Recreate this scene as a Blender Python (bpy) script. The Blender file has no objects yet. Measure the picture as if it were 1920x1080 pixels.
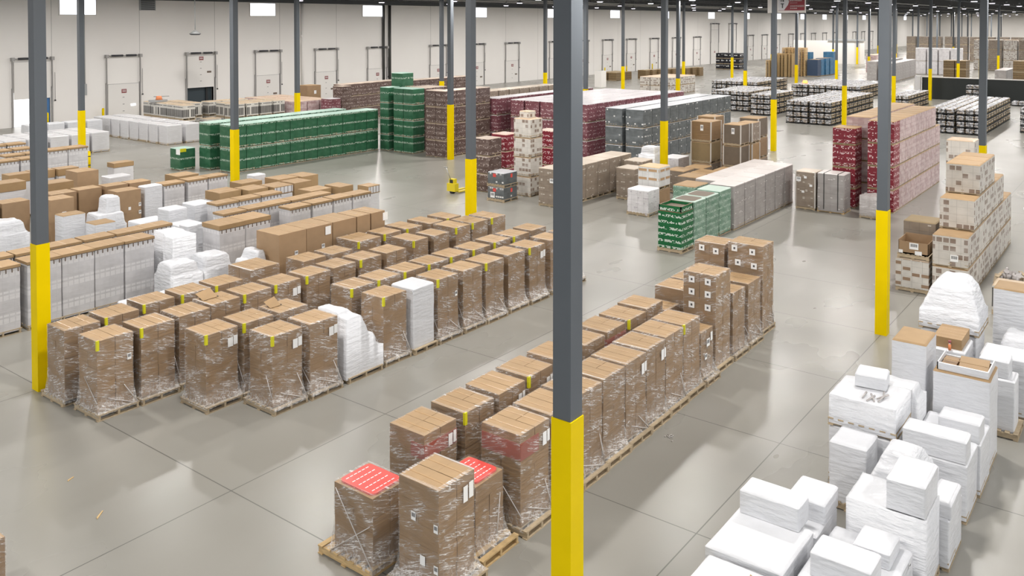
import bpy, math, random
from mathutils import Vector, noise as mnoise
PI = math.pi
S = bpy.context.scene
COL = S.collection
# ------------------------------------------------------------------ camera, world, exposure
cd = bpy.data.cameras.new('camera'); cam = bpy.data.objects.new('camera', cd); COL.objects.link(cam)
cam.location = (0, 0, 8.4); cam.rotation_euler = (PI/2 - 0.0250, 0, 0.6487 - PI/2)
cd.sensor_width = 36; cd.lens = 1630.65/1920*36; cd.shift_y = -(540-81.34)/1920
cd.clip_start = 0.1; cd.clip_end = 900
S.camera = cam
w = bpy.data.worlds.new('World'); S.world = w; w.use_nodes = True
w.node_tree.nodes['Background'].inputs[0].default_value = (0.9, 0.95, 1, 1)
w.node_tree.nodes['Background'].inputs[1].default_value = 0.8  # sky fill added from the unbuilt right and rear sides to brighten side faces
S.view_settings.view_transform = 'Standard'; S.view_settings.look = 'None'
S.view_settings.gamma = 1; S.view_settings.use_curve_mapping = False
S.view_settings.exposure = 0.0
LAMP_W = 525.0          # watts of one high-bay lamp
# ------------------------------------------------------------------ materials
class NT:
    def __init__(s, name, rough=.5, spec=.5):
        s.m = bpy.data.materials.new(name); s.m.use_nodes = True
        s.t = s.m.node_tree; s.b = s.t.nodes['Principled BSDF']
        s.b.inputs['Roughness'].default_value = rough
        s.b.inputs['Specular IOR Level'].default_value = spec
    def n(s, typ, **kw):
        nd = s.t.nodes.new(typ)
        for k, v in kw.items(): setattr(nd, k, v)
        return nd
    def put(s, sock, v):
        if isinstance(v, bpy.types.NodeSocket): s.t.links.new(v, sock)
        elif isinstance(v, (tuple, list)) and len(v) == 3 and sock.type == 'RGBA': sock.default_value = (*v, 1)
        else: sock.default_value = v
    def ma(s, op, a, b=0.0, c=0.0):
        nd = s.n('ShaderNodeMath', operation=op)
        s.put(nd.inputs[0], a); s.put(nd.inputs[1], b); s.put(nd.inputs[2], c)
        return nd.outputs[0]
    def mix(s, f, a, b):
        nd = s.n('ShaderNodeMix', data_type='RGBA')
        s.put(nd.inputs['Factor'], f); s.put(nd.inputs[6], a); s.put(nd.inputs[7], b)
        return nd.outputs[2]
    def coord(s): return s.n('ShaderNodeTexCoord').outputs['Object']
    def noise(s, vec, scale, detail=2, rough=.5):
        nd = s.n('ShaderNodeTexNoise'); s.put(nd.inputs['Vector'], vec)
        nd.inputs['Scale'].default_value = scale; nd.inputs['Detail'].default_value = detail; nd.inputs['Roughness'].default_value = rough
        return nd.outputs[0]
    def ramp(s, v, a, b):
        nd = s.n('ShaderNodeMapRange'); s.put(nd.inputs[0], v); nd.inputs[1].default_value = a; nd.inputs[2].default_value = b
        return nd.outputs[0]
    def xyz(s, vec):
        nd = s.n('ShaderNodeSeparateXYZ'); s.put(nd.inputs[0], vec); return nd.outputs
    def comb(s, x, y, z=0.0):
        nd = s.n('ShaderNodeCombineXYZ'); s.put(nd.inputs[0], x); s.put(nd.inputs[1], y); s.put(nd.inputs[2], z); return nd.outputs[0]
    def bump(s, h, strength=.3, dist=.02):
        nd = s.n('ShaderNodeBump'); s.put(nd.inputs['Height'], h); nd.inputs['Strength'].default_value = strength; nd.inputs['Distance'].default_value = dist
        s.t.links.new(nd.outputs[0], s.b.inputs['Normal'])
    def uv(s):
        """u along the side face, v = height, top = 1 on upward faces (object space)"""
        tc = s.n('ShaderNodeTexCoord'); p = s.xyz(tc.outputs['Object']); nn = s.xyz(tc.outputs['Normal'])
        ax = s.ma('GREATER_THAN', s.ma('ABSOLUTE', nn[0]), .6)
        u = s.ma('ADD', s.ma('MULTIPLY', p[1], ax), s.ma('MULTIPLY', p[0], s.ma('SUBTRACT', 1.0, ax)))
        top = s.ma('GREATER_THAN', nn[2], .6)
        return u, p[2], top, ax, tc.outputs['Object']
    def col(s, c): s.put(s.b.inputs['Base Color'], c)
    def jitter(s, c, amt=.12):
        r = s.n('ShaderNodeObjectInfo').outputs['Random']
        hs = s.n('ShaderNodeHueSaturation'); s.put(hs.inputs['Color'], c)
        s.put(hs.inputs['Value'], s.ma('ADD', 1-amt/2, s.ma('MULTIPLY', r, amt)))
        return hs.outputs[0]

def plain(name, c, rough=.5, metal=0., spec=.5, nz=None):
    k = NT(name, rough, spec); k.b.inputs['Metallic'].default_value = metal
    if nz:
        f = k.noise(k.coord(), nz[0], 3); k.col(k.mix(k.ramp(f, .35, .65), tuple(x*(1-nz[1]) for x in c), c))
    else: k.col(c)
    return k.m
def emis(name, c, st):
    k = NT(name); k.col(c); k.put(k.b.inputs['Emission Color'], c); k.b.inputs['Emission Strength'].default_value = st; return k.m

def m_card(name, c, rough=.62, film=0.0):
    k = NT(name, rough, .35); o = k.coord()
    f = k.noise(o, 3.0, 3)
    cc = k.mix(k.ramp(f, .3, .7), tuple(x*.88 for x in c), c)
    k.col(k.jitter(cc, .14))
    if film:
        u, v, top, ax, ob = k.uv()
        st = k.noise(k.comb(k.ma('MULTIPLY', k.ma('ADD', u, k.ma('MULTIPLY', v, .6)), 1.6), k.ma('MULTIPLY', v, 11.0), k.ma('MULTIPLY', ax, 7.0)), 1.3, 3)
        k.b.inputs['Coat Weight'].default_value = film; k.b.inputs['Coat Roughness'].default_value = .22
        k.bump(st, .5, .03)
    return k.m

def m_print(name, base, ink, layer=.25, band=(.62, .92), du=.06, thr=.45, top=None, film=.4, jit=.1, haze=None, edge=None, du2=None, rows=2, seamf=.55):
    """printed cartons under film: rows of ink marks in a band of every carton layer"""
    k = NT(name, .5, .4); u, v, tp, ax, ob = k.uv()
    lay = k.ma('DIVIDE', v, layer); fr = k.ma('FRACT', lay)
    inb = k.ma('MULTIPLY', k.ma('GREATER_THAN', fr, band[0]), k.ma('LESS_THAN', fr, band[1]))
    uu = k.ma('DIVIDE', u, du); vv = k.ma('MULTIPLY', fr, rows/(band[1]-band[0]))
    wn = k.n('ShaderNodeTexWhiteNoise', noise_dimensions='3D')
    k.put(wn.inputs['Vector'], k.comb(k.ma('FLOOR', uu), k.ma('ADD', k.ma('FLOOR', vv), k.ma('MULTIPLY', k.ma('FLOOR', lay), 17.0)), k.ma('ADD', ax, k.n('ShaderNodeObjectInfo').outputs['Random'])))
    gap = k.ma('MULTIPLY', k.ma('GREATER_THAN', k.ma('FRACT', uu), .18), k.ma('GREATER_THAN', k.ma('FRACT', vv), .2))
    mk = k.ma('MULTIPLY', k.ma('MULTIPLY', inb, k.ma('LESS_THAN', wn.outputs[0], thr)), gap)
    mk = k.ma('MULTIPLY', mk, k.ma('SUBTRACT', 1.0, tp))
    seam = k.ma('MAXIMUM', k.ma('LESS_THAN', fr, .03), k.ma('LESS_THAN', k.ma('FRACT', k.ma('DIVIDE', u, du2 or .3)), .03))
    seam = k.ma('MULTIPLY', seam, k.ma('SUBTRACT', 1.0, tp))
    f = k.noise(ob, 2.2, 3)
    c = k.mix(k.ramp(f, .3, .7), tuple(x*.8 for x in base), base)
    c = k.mix(k.ma('MULTIPLY', seam, seamf), c, tuple(x*.3 for x in base))
    c = k.mix(mk, c, ink)
    if haze: c = k.mix(k.ma('MULTIPLY', k.ramp(k.noise(k.comb(k.ma('MULTIPLY', u, 1.5), k.ma('MULTIPLY', v, 3.0), ax), 1.0, 2), .3, .75), haze[1]), c, haze[0])
    if top: c = k.mix(tp, c, top)
    k.col(k.jitter(c, jit))
    st = k.noise(k.comb(k.ma('MULTIPLY', u, 2.0), k.ma('MULTIPLY', v, 10.0), ax), 1.2, 2)
    k.b.inputs['Coat Weight'].default_value = film*.5; k.b.inputs['Coat Roughness'].default_value = .22; k.b.inputs['Specular IOR Level'].default_value = .25
    k.bump(st, .35, .02)
    return k.m

def m_white(name, c=(.83, .84, .86), wr=.35, rough=.35):
    k = NT(name, rough, .5); o = k.coord(); p = k.xyz(o)
    n1 = k.noise(o, 3.2, 4, .6)
    n2 = k.noise(k.comb(k.ma('MULTIPLY', p[0], 2.0), k.ma('MULTIPLY', p[1], 2.0), k.ma('MULTIPLY', p[2], 9.0)), 1.6, 3)
    k.col(k.jitter(k.mix(k.ramp(n1, .3, .7), tuple(x*.95 for x in c), c), .05))
    k.bump(k.ma('ADD', k.ma('MULTIPLY', n1, .7), n2), wr, .04)
    k.b.inputs['Coat Weight'].default_value = .15; k.b.inputs['Coat Roughness'].default_value = .3
    return k.m

def m_film(name, base=.055, amt=.62, skirt=.36):
    """clear stretch film: hazy, with glints of taut creases painted as pale slanted streaks and denser gathers at the pallet"""
    k = NT(name, .16, .6); k.col((.90, .88, .86))
    u, v, tp, ax, ob = k.uv(); r = k.ma('MULTIPLY', k.n('ShaderNodeObjectInfo').outputs['Random'], 20.0)
    slant = k.ma('ADD', v, k.ma('MULTIPLY', u, .35))
    vec = k.comb(k.ma('MULTIPLY', u, 2.2), k.ma('MULTIPLY', slant, 20.0), k.ma('ADD', k.ma('MULTIPLY', ax, 7.0), r))
    st = k.noise(vec, 1.0, 3, .55)
    crease_glint = k.ramp(k.ma('ABSOLUTE', k.ma('SUBTRACT', st, .52)), .034, .004)  # glints painted in as whiter, denser film along thin slanted lines
    patch = k.ramp(k.noise(k.comb(k.ma('MULTIPLY', u, 2.0), k.ma('MULTIPLY', v, 3.0), k.ma('ADD', ax, r)), 1.3, 2), .42, .6)
    s1 = k.ma('MULTIPLY', k.ma('MULTIPLY', crease_glint, patch), amt)
    low = k.ramp(v, .60, .14); n2 = k.noise(ob, 7.0, 3, .6)
    g = k.ramp(k.ma('ABSOLUTE', k.ma('SUBTRACT', n2, .5)), .05, .0)
    sk = k.ma('MULTIPLY', k.ma('MULTIPLY', low, skirt), k.ma('ADD', .35, k.ma('MULTIPLY', g, .9)))
    hz = k.ma('MULTIPLY', patch, .06)
    fac = k.ma('MINIMUM', k.ma('ADD', k.ma('ADD', base, hz), k.ma('ADD', s1, sk)), .8)
    tr = k.n('ShaderNodeBsdfTransparent'); ms = k.n('ShaderNodeMixShader')
    k.put(ms.inputs[0], fac); k.t.links.new(tr.outputs[0], ms.inputs[1]); k.t.links.new(k.b.outputs[0], ms.inputs[2])
    k.bump(k.ma('ADD', st, n2), .7, .03)
    k.t.links.new(ms.outputs[0], k.t.nodes['Material Output'].inputs[0])
    return k.m

def m_wood(name, c=(.50, .36, .20)):
    k = NT(name, .75, .2); o = k.coord(); p = k.xyz(o)
    f = k.noise(k.comb(k.ma('MULTIPLY', p[0], 6.0), k.ma('MULTIPLY', p[1], 6.0), k.ma('MULTIPLY', p[2], 30.0)), 1.3, 4)
    k.col(k.jitter(k.mix(k.ramp(f, .3, .7), tuple(x*.7 for x in c), c), .25)); return k.m

def m_bag(name):
    """printed bags: white, black and grey blotches, tan on the bag ends"""
    k = NT(name, .35, .5); u, v, tp, ax, ob = k.uv(); nn = k.xyz(k.n('ShaderNodeTexCoord').outputs['Normal'])
    r = k.n('ShaderNodeObjectInfo').outputs['Random']
    vec = k.n('ShaderNodeVectorMath', operation='ADD'); k.put(vec.inputs[0], ob); k.put(vec.inputs[1], k.comb(k.ma('MULTIPLY', r, 30.0), r, r))
    a = k.noise(vec.outputs[0], 7.0, 4, .65); b = k.noise(vec.outputs[0], 3.0, 2)
    c = k.mix(k.ramp(a, .42, .56), (.05, .055, .06), (.62, .62, .63))
    c = k.mix(k.ma('MULTIPLY', k.ramp(b, .5, .62), .6), c, (.32, .22, .13))
    c = k.mix(k.ramp(nn[2], .3, .75), c, k.mix(k.ramp(a, .42, .53), (.07, .07, .08), (.56, .56, .58)))
    tan = k.ma('LESS_THAN', nn[1], -.55)
    c = k.mix(k.ma('MULTIPLY', tan, .95), c, k.mix(k.ramp(a, .42, .58), (.07, .045, .018), (.46, .335, .16)))
    k.col(c); k.b.inputs['Coat Weight'].default_value = .3
    return k.m

def m_floor():
    k = NT('polished_concrete', .3, .32); o = k.n('ShaderNodeNewGeometry').outputs['Position']; p = k.xyz(o)
    n1 = k.noise(o, .12, 2, .5); n2 = k.noise(k.comb(k.ma('MULTIPLY', p[0], .42), k.ma('MULTIPLY', p[1], .75), 0.0), .6, 3, .5)
    c = k.mix(k.ramp(n1, 0., 1.), (.20, .195, .172), (.44, .43, .395))
    c = k.mix(k.ramp(n2, 0., 1.1), c, (.235, .222, .192))
    def line(a, off, step, hw):
        q = k.ma('FRACT', k.ma('DIVIDE', k.ma('SUBTRACT', a, off-hw), step))
        return k.ma('LESS_THAN', q, 2*hw/step)
    jn = k.ma('MAXIMUM', line(p[0], 9.21, 3.83, .011), line(p[1], 6.09, 7.205, .011))
    k.col(k.mix(k.ma('MULTIPLY', jn, .7), c, (.06, .06, .055)))
    k.put(k.b.inputs['Roughness'], k.ma('ADD', .22, k.ma('MULTIPLY', n2, .14)))
    return k.m

def m_wall():
    k = NT('painted_wall_panel', .6, .3); o = k.n('ShaderNodeNewGeometry').outputs['Position']; p = k.xyz(o)
    q = k.ma('FRACT', k.ma('DIVIDE', k.ma('SUBTRACT', p[0], 33.9), 7.62)); jn = k.ma('LESS_THAN', q, .006)
    f = k.noise(o, .25, 3)
    c = k.mix(k.ramp(f, .3, .7), (.85, .82, .785), (.88, .855, .82))
    k.col(k.mix(k.ma('MULTIPLY', jn, .6), c, (.25, .24, .22))); return k.m

CARD = (.37, .245, .14)
M = dict(
    floor=m_floor(), wall=m_wall(), farwall=plain('far_wall_paint', (.78, .75, .71), .6, nz=(.2, .05)),
    ceiling=plain('roof_deck', (.05, .052, .055), .7), steel=plain('roof_steel', (.075, .08, .085), .5),
    pipe=plain('white_pipe', (.6, .6, .58), .4), duct=plain('dark_downpipe', (.05, .05, .045), .5),
    column=plain('grey_column_paint', (.105, .118, .132), .42, spec=.35, nz=(1.2, .06)), yellow=plain('yellow_sleeve', (.82, .60, .0), .45, spec=.08, nz=(1.5, .06)),
    wood=m_wood('pallet_wood', (.50, .40, .27)), woodnew=m_wood('new_pallet_wood', (.66, .47, .24)),
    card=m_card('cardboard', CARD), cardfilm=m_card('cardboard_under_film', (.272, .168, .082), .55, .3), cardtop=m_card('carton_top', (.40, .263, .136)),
    lid=m_card('lid_cardboard', (.38, .25, .125)), olive=m_card('olive_kraft', (.26, .19, .10)), darkkraft=m_card('dark_kraft', (.17, .135, .10)),
    tape=plain('packing_tape', (.44, .28, .14), .3), ytape=plain('yellow_corner_tape', (.66, .62, .02), .35),
    paper=plain('white_label', (.86, .86, .85), .5), ink=plain('label_ink', (.08, .08, .085), .6),
    film=m_film('stretch_film'), film2=m_film('tight_stretch_film', .05, .35, .2),
    white=m_white('white_plastic_wrap', (.67, .68, .705), .55), white2=m_white('crumpled_white_plastic', (.66, .67, .695), .9), frost=m_white('frosted_wrap', (.64, .635, .645), .3, .32),
    frostslot=m_print('frosted_wrap_over_cartons', (.64, .63, .64), (.68, .67, .675), .62, (.55, .93), .155, 1.2, None, .4, .05, rows=1, seamf=.1),
    slot=plain('gap_shade_strip', (.16, .12, .09), .7), red=plain('red_carton', (.30, .085, .06), .45), redtop=m_print('red_wrapped_top', (.80, .10, .085), (.9, .8, .78), .3, (0, .01), film=.5),
    dark=plain('dark_void', (.02, .022, .024), .7), rubber=plain('black_rubber', (.025, .025, .025), .6),
    green=m_print('green_cartons', (.018, .115, .05), (.50, .60, .50), .60, (.02, .20), .05, .72, (.36, .52, .44), .5, haze=((.12, .24, .16), .35), du2=.5),
    greenraw=m_print('bright_green_cartons', (.012, .14, .045), (.75, .80, .74), .23, (.55, .95), .05, .6, (.2, .1, .06), .3),
    greenfilm=m_print('green_cartons_in_film', (.10, .24, .15), (.45, .58, .48), .23, (.55, .95), .05, .55, (.42, .52, .45), .6, haze=((.42, .52, .45), .75)),
    brownprint=m_print('printed_brown_cartons', (.095, .055, .045), (.55, .48, .45), .30, (.3, .8), .055, .24, (.50, .40, .32), .5, haze=((.26, .20, .18), .5), rows=3),
    maroon=m_print('maroon_cartons', (.175, .045, .06), (.72, .60, .60), .24, (.3, .75), .075, .22, (.52, .49, .50), .5, haze=((.36, .22, .24), .4), rows=2),
    maroonraw=m_print('bright_maroon_cartons', (.24, .025, .04), (.78, .62, .62), .26, (.25, .8), .06, .34, (.60, .42, .34), .4, rows=3),
    pink=m_print('maroon_cartons_in_frosted_film', (.40, .255, .25), (.52, .39, .38), .47, (.12, .88), .24, .6, (.56, .41, .30), .5, haze=((.61, .52, .51), .85), rows=2, du2=.5, seamf=.25),
    grey=m_print('dark_grey_cartons', (.095, .107, .11), (.75, .75, .73), .37, (.55, .8), .12, .16, (.50, .51, .53), .55, haze=((.25, .27, .28), .5), rows=1),
    greywrap=m_print('grey_wrapped_cartons', (.36, .335, .32), (.72, .70, .68), .42, (.45, .62), .11, .13, (.60, .555, .53), .6, haze=((.44, .42, .41), .6), rows=1),
    tanwrap=m_print('tan_wrapped_cartons', (.26, .205, .155), (.66, .62, .55), .34, (.4, .65), .12, .20, (.52, .44, .35), .55, haze=((.36, .31, .26), .5), rows=1),
    beige=m_print('white_and_brown_cartons', (.66, .62, .56), (.20, .135, .095), .235, (.16, .92), .19, .40, (.60, .44, .30), .4, rows=1, haze=((.66, .63, .6), .35)),
    crate=m_print('slatted_cartons', (.64, .62, .57), (.11, .105, .10), 1.104, (.20, .90), .14, .78, (.50, .385, .26), .3, rows=1),
    brick=m_print('brick_stacked_cartons', (.66, .63, .58), (.28, .19, .125), .16, (.12, .9), .27, .55, (.5, .4, .3), .3, rows=1),
    striped=m_print('banded_white_cartons', (.68, .67, .65), (.42, .27, .15), .38, (.0, .36), .5, 1.1, (.60, .42, .23), .35, rows=1),
    whiteprint=m_print('white_sacks', (.72, .70, .71), (.45, .42, .45), .22, (.3, .7), .09, .18, (.78, .77, .77), .4, rows=1),
    post=plain('pale_corner_board', (.55, .52, .48), .5), tail=plain('twisted_film', (.55, .52, .50), .25),
    bag=m_bag('printed_bags'), blackpal=plain('black_pallet', (.02, .021, .02), .55),
    blue=plain('blue_bin', (.06, .20, .36), .45, nz=(3, .3)), bluedk=plain('dark_blue_bin', (.03, .06, .12), .5), blackbox=m_print('black_crates', (.02, .02, .025), (.8, .8, .8), .9, (.6, .85), .3, .35, (.03, .03, .035), .3, rows=1),
    blackwall=plain('black_rubber_screen', (.012, .016, .015), .55), barrel=m_print('strapped_brown_cartons', (.22, .15, .075), (.10, .07, .04), .3, (.0, .2), .33, 1.1, (.30, .22, .12), .2, rows=1),
    glass=emis('daylight_window', (.86, .90, 1.0), 2.4), lamp=emis('lamp_lens', (.93, .88, 1), 7.0), doorp=plain('dock_door_panel', (.80, .775, .74), .5), track=plain('door_track', (.36, .35, .34), .45, .3), spring=plain('torsion_spring', (.04, .04, .045), .5),
    sun=emis('sunlit_doorway', (1, 1, 1), 1.6), signred=plain('sign_red', (.25, .02, .03), .4), sred=plain('red_notice', (.27, .07, .07), .5), elec=plain('electrical_box', (.36, .37, .37), .4), bluepad=plain('blue_dock_pad', (.06, .17, .38), .6),
    truck=plain('unlit_trailer_inside', (.03, .045, .055), .6), jack=plain('pallet_truck_yellow', (.75, .60, .02), .4), chrome=plain('steel_handle', (.6, .6, .6), .3, .8), orange=plain('orange_cloth', (.75, .25, .10), .6), glow=emis('orange_beacon', (1, .22, .05), 4.0),
    refl=plain('lamp_reflector', (.35, .35, .36), .3, .5), crumple=m_white('crumpled_film', (.42, .39, .375), .9, .22),
)
# ------------------------------------------------------------------ mesh helpers
class MB:
    def __init__(s): s.v = []; s.f = []; s.mi = []; s.mats = []; s.sm = []
    def mat(s, m):
        if m not in s.mats: s.mats.append(m)
        return s.mats.index(m)
    def face(s, idx, m, smooth=False): s.f.append(idx); s.mi.append(s.mat(m)); s.sm.append(smooth)
    def box(s, x0, x1, y0, y1, z0, z1, m, top=None, ang=0.0, c=None, skip=''):
        b = len(s.v)
        P = [(x, y, z) for z in (z0, z1) for y in (y0, y1) for x in (x0, x1)]
        if ang:
            cx, cy = c or ((x0+x1)/2, (y0+y1)/2); ca, sa = math.cos(ang), math.sin(ang)
            P = [(cx+(x-cx)*ca-(y-cy)*sa, cy+(x-cx)*sa+(y-cy)*ca, z) for x, y, z in P]
        s.v += P
        for q, nm in (((0, 2, 3, 1), 'b'), ((4, 5, 7, 6), 't'), ((0, 1, 5, 4), 'f'), ((2, 6, 7, 3), 'k'), ((0, 4, 6, 2), 'l'), ((1, 3, 7, 5), 'r')):
            if nm in skip: continue
            s.face([b+i for i in q], top if (top and nm == 't') else m)
    def prism(s, pts, z0, z1, m, top=None):
        b = len(s.v); n = len(pts)
        s.v += [(x, y, z0) for x, y in pts] + [(x, y, z1) for x, y in pts]
        for i in range(n): j = (i+1) % n; s.face([b+i, b+j, b+n+j, b+n+i], m)
        s.face([b+n+i for i in range(n)], top or m); s.face([b+i for i in reversed(range(n))], m)
    def cyl(s, p0, p1, r0, r1, m, n=10, smooth=True):
        p0, p1 = Vector(p0), Vector(p1); d = (p1-p0).normalized()
        a = d.orthogonal().normalized(); c = d.cross(a); b = len(s.v)
        for p, r in ((p0, r0), (p1, r1)):
            for i in range(n):
                t = 2*PI*i/n; s.v.append(tuple(p + a*r*math.cos(t) + c*r*math.sin(t)))
        for i in range(n): j = (i+1) % n; s.face([b+i, b+j, b+n+j, b+n+i], m, smooth)
        s.face([b+i for i in reversed(range(n))], m); s.face([b+n+i for i in range(n)], m)
    def loft(s, rings, m, cap=True, smooth=True, capm=None):
        n = len(rings[0]); b = len(s.v)
        for r in rings: s.v += r
        for k in range(len(rings)-1):
            for i in range(n):
                j = (i+1) % n; s.face([b+k*n+i, b+k*n+j, b+(k+1)*n+j, b+(k+1)*n+i], m, smooth)
        if cap: s.face([b+(len(rings)-1)*n+i for i in range(n)], capm or m, False)
    def mesh(s, name):
        me = bpy.data.meshes.new(name); me.from_pydata(s.v, [], s.f)
        for mm in s.mats: me.materials.append(mm)
        me.polygons.foreach_set('material_index', s.mi); me.polygons.foreach_set('use_smooth', s.sm); me.update()
        return me
def obj(name, me, parent=None, loc=(0, 0, 0), rz=0.0):
    if isinstance(me, MB): me = me.mesh(name)
    o = bpy.data.objects.new(name, me); COL.objects.link(o); o.location = loc; o.rotation_euler = (0, 0, rz)
    if parent: o.parent = parent
    return o
def tag(o, label=None, cat=None, group=None, kind=None):
    for k_, v_ in (('label', label), ('category', cat), ('group', group), ('kind', kind)):
        if v_: o[k_] = v_
    return o
def thing(name, label, cat, loc, group=None, rz=0.0):
    return tag(obj(name, None, None, loc, rz), label, cat, group)
def struct(name, mb, loc=(0, 0, 0)): return tag(obj(name, mb, None, loc), kind='structure')
ORD = 'first second third fourth fifth sixth seventh eighth ninth tenth eleventh twelfth thirteenth fourteenth fifteenth sixteenth seventeenth eighteenth nineteenth twentieth'.split()
def nth(i): return ORD[i] if i < 20 else ('twenty-' + ORD[i-20] if i < 29 else 'thirtieth' if i == 29 else 'thirty-' + ORD[i-30] if i < 39 else 'fortieth' if i == 39 else 'forty-' + ORD[i-40])
def rrect(w_, d_, r, n=6, c=3):
    pts = []; hx, hy = w_/2, d_/2
    for (sx, sy, a0) in ((1, -1, -PI/2), (1, 1, 0), (-1, 1, PI/2), (-1, -1, PI)):
        for i in range(c+1):
            a = a0 + (PI/2)*i/c; pts.append((sx*(hx-r)+r*math.cos(a), sy*(hy-r)+r*math.sin(a)))
    out = []
    for i in range(len(pts)):
        a, b = pts[i], pts[(i+1) % len(pts)]; out.append(a)
        L = math.hypot(b[0]-a[0], b[1]-a[1]); kk = int(L/.16)
        for q in range(1, kk): out.append((a[0]+(b[0]-a[0])*q/kk, a[1]+(b[1]-a[1])*q/kk))
    return out
def ring(w_, d_, r, z, amp, seed, pts=None, ref=None):
    """rounded rectangle ring scaled from a reference ring so every level has the same count"""
    base = ref; rw, rd = base[1], base[2]; out = []
    for (x, y) in base[0]:
        X, Y = x*w_/rw, y*d_/rd
        nn = mnoise.noise(Vector((X*2.3+seed*7.1, Y*2.3, z*2.9+seed))) * amp
        L = math.hypot(X, Y) or 1; out.append((X+X/L*nn, Y+Y/L*nn, z + (mnoise.noise(Vector((X*3, Y*3+seed, 5.5)))*amp*.8 if amp else 0)))
    return out
CACHE = {}
def cached(key, fn):
    if key not in CACHE: CACHE[key] = fn().mesh(key[0])
    return CACHE[key]
PH = .14
def pallet(w_, d_, m='wood'):
    def f():
        b = MB(); x0, y0 = -w_/2, -d_/2; mm = M[m]
        for i in range(3):
            x = x0 + .02 + i*(w_-.04-.045)/2; b.box(x, x+.045, y0, -y0, .02, .115, mm)
        nb = 7 if d_ > .9 else 5; bw = .098*min(1, d_/1.1)
        for i in range(nb):
            y = y0 + i*(d_-bw)/(nb-1); b.box(x0, -x0, y, y+bw, .115, .138, mm)
        for i in range(3):
            y = y0 + i*(d_-bw)/2; b.box(x0, -x0, y, y+bw, 0, .02, mm)
        return b
    return cached(('wooden_pallet', round(w_, 2), round(d_, 2), m), f)
def cartons(w_, d_, h, nx, ny, nl, side='cardfilm', top='cardtop', seed=0, z0=PH, tapes=True, gap=.006):
    def f():
        b = MB(); R = random.Random(seed); cw, cdp, ch = w_/nx, d_/ny, (h-z0)/nl
        for l in range(nl):
            for i in range(nx):
                for j in range(ny):
                    if 0 < i < nx-1 and 0 < j < ny-1 and l < nl-1: continue
                    e = gap/2; jx, jy = R.uniform(-.006, .006), R.uniform(-.006, .006)
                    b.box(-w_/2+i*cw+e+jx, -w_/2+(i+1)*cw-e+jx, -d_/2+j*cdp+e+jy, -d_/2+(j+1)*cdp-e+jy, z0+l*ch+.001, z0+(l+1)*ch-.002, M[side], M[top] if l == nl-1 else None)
        if tapes:
            for i in range(nx):
                x = -w_/2+(i+.5)*cw
                b.box(x-.014, x+.014, -d_/2+.012, d_/2-.012, h-.004, h+.0012, M['tape'])
        return b
    return cached(('carton_stack', round(w_, 2), round(d_, 2), round(h, 2), nx, ny, nl, side, top, seed, z0), f)
def solid(w_, d_, h, side, top=None, z0=PH, r=.03, amp=.012, seed=0, bulge=0.0):
    """wrapped block: rounded corners, slightly wrinkled sides"""
    def f():
        b = MB(); ref = (rrect(w_, d_, r), w_, d_); rs = []
        L = max(3, int((h-z0)/.16))
        for k in range(L+1):
            z = z0+(h-z0-.03)*k/L; q = 1+bulge*math.sin(PI*k/L)
            rs.append([(x, y, min(zz, h-.02)) for x, y, zz in ring(w_*q, d_*q, r, z, amp if k else amp*.3, seed, ref=ref)])
        rs = [[(x, y, z) for x, y, z in r_] for r_ in rs]
        rs.append(ring(w_-.05, d_-.05, r, h, 0, seed, ref=ref)); rs.append(ring(w_-.12, d_-.12, r, h+.001, 0, seed, ref=ref))
        b.loft(rs[:-2], M[side], cap=False); b.loft(rs[-3:], M[top or side], cap=True)
        return b
    return cached(('wrapped_load', round(w_, 2), round(d_, 2), round(h, 2), side, top, z0, seed, bulge), f)
def film(w_, d_, h, pw, pd, seed=0, m='film', skirt=True):
    def f():
        b = MB(); ref = (rrect(w_, d_, .02), w_, d_); rs = []
        lv = [(pw-.01, pd-.01, .095, .012), (pw-.02, pd-.02, .145, .016), ((pw+w_)/2+.01, (pd+d_)/2+.01, .21, .03), (w_+.06, d_+.06, .34, .03), (w_+.03, d_+.03, .48, .016)] if skirt else [(w_+.03, d_+.03, .13, .01), (w_+.024, d_+.024, .4, .008)]
        z = lv[-1][2]
        while z < h-.22:
            z += .17; lv.append((w_+.024, d_+.024, z, .010))
        lv += [(w_+.022, d_+.022, h-.02, .004), (w_+.010, d_+.010, h+.006, .002), (w_-.11, d_-.11, h+.008, .012)]
        for a in lv: rs.append(ring(a[0], a[1], 0, a[2], a[3], seed, ref=ref))
        b.loft(rs, M[m], cap=False); return b
    return cached(('stretch_film', round(w_, 2), round(d_, 2), round(h, 2), round(pw, 2), round(pd, 2), seed, m, skirt), f)
def cornertape(w_, d_, h):
    def f():
        b = MB(); x, y = -w_/2-.016, -d_/2-.016
        b.box(x, x+.06, y, y+.004, h-.20, h+.012, M['ytape']); b.box(x, x+.004, y, y+.05, h-.20, h+.012, M['ytape']); b.box(x, x+.06, y, y+.03, h+.011, h+.015, M['ytape']); return b
    return cached(('corner_tape', round(w_, 2), round(d_, 2), round(h, 2)), f)
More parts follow.
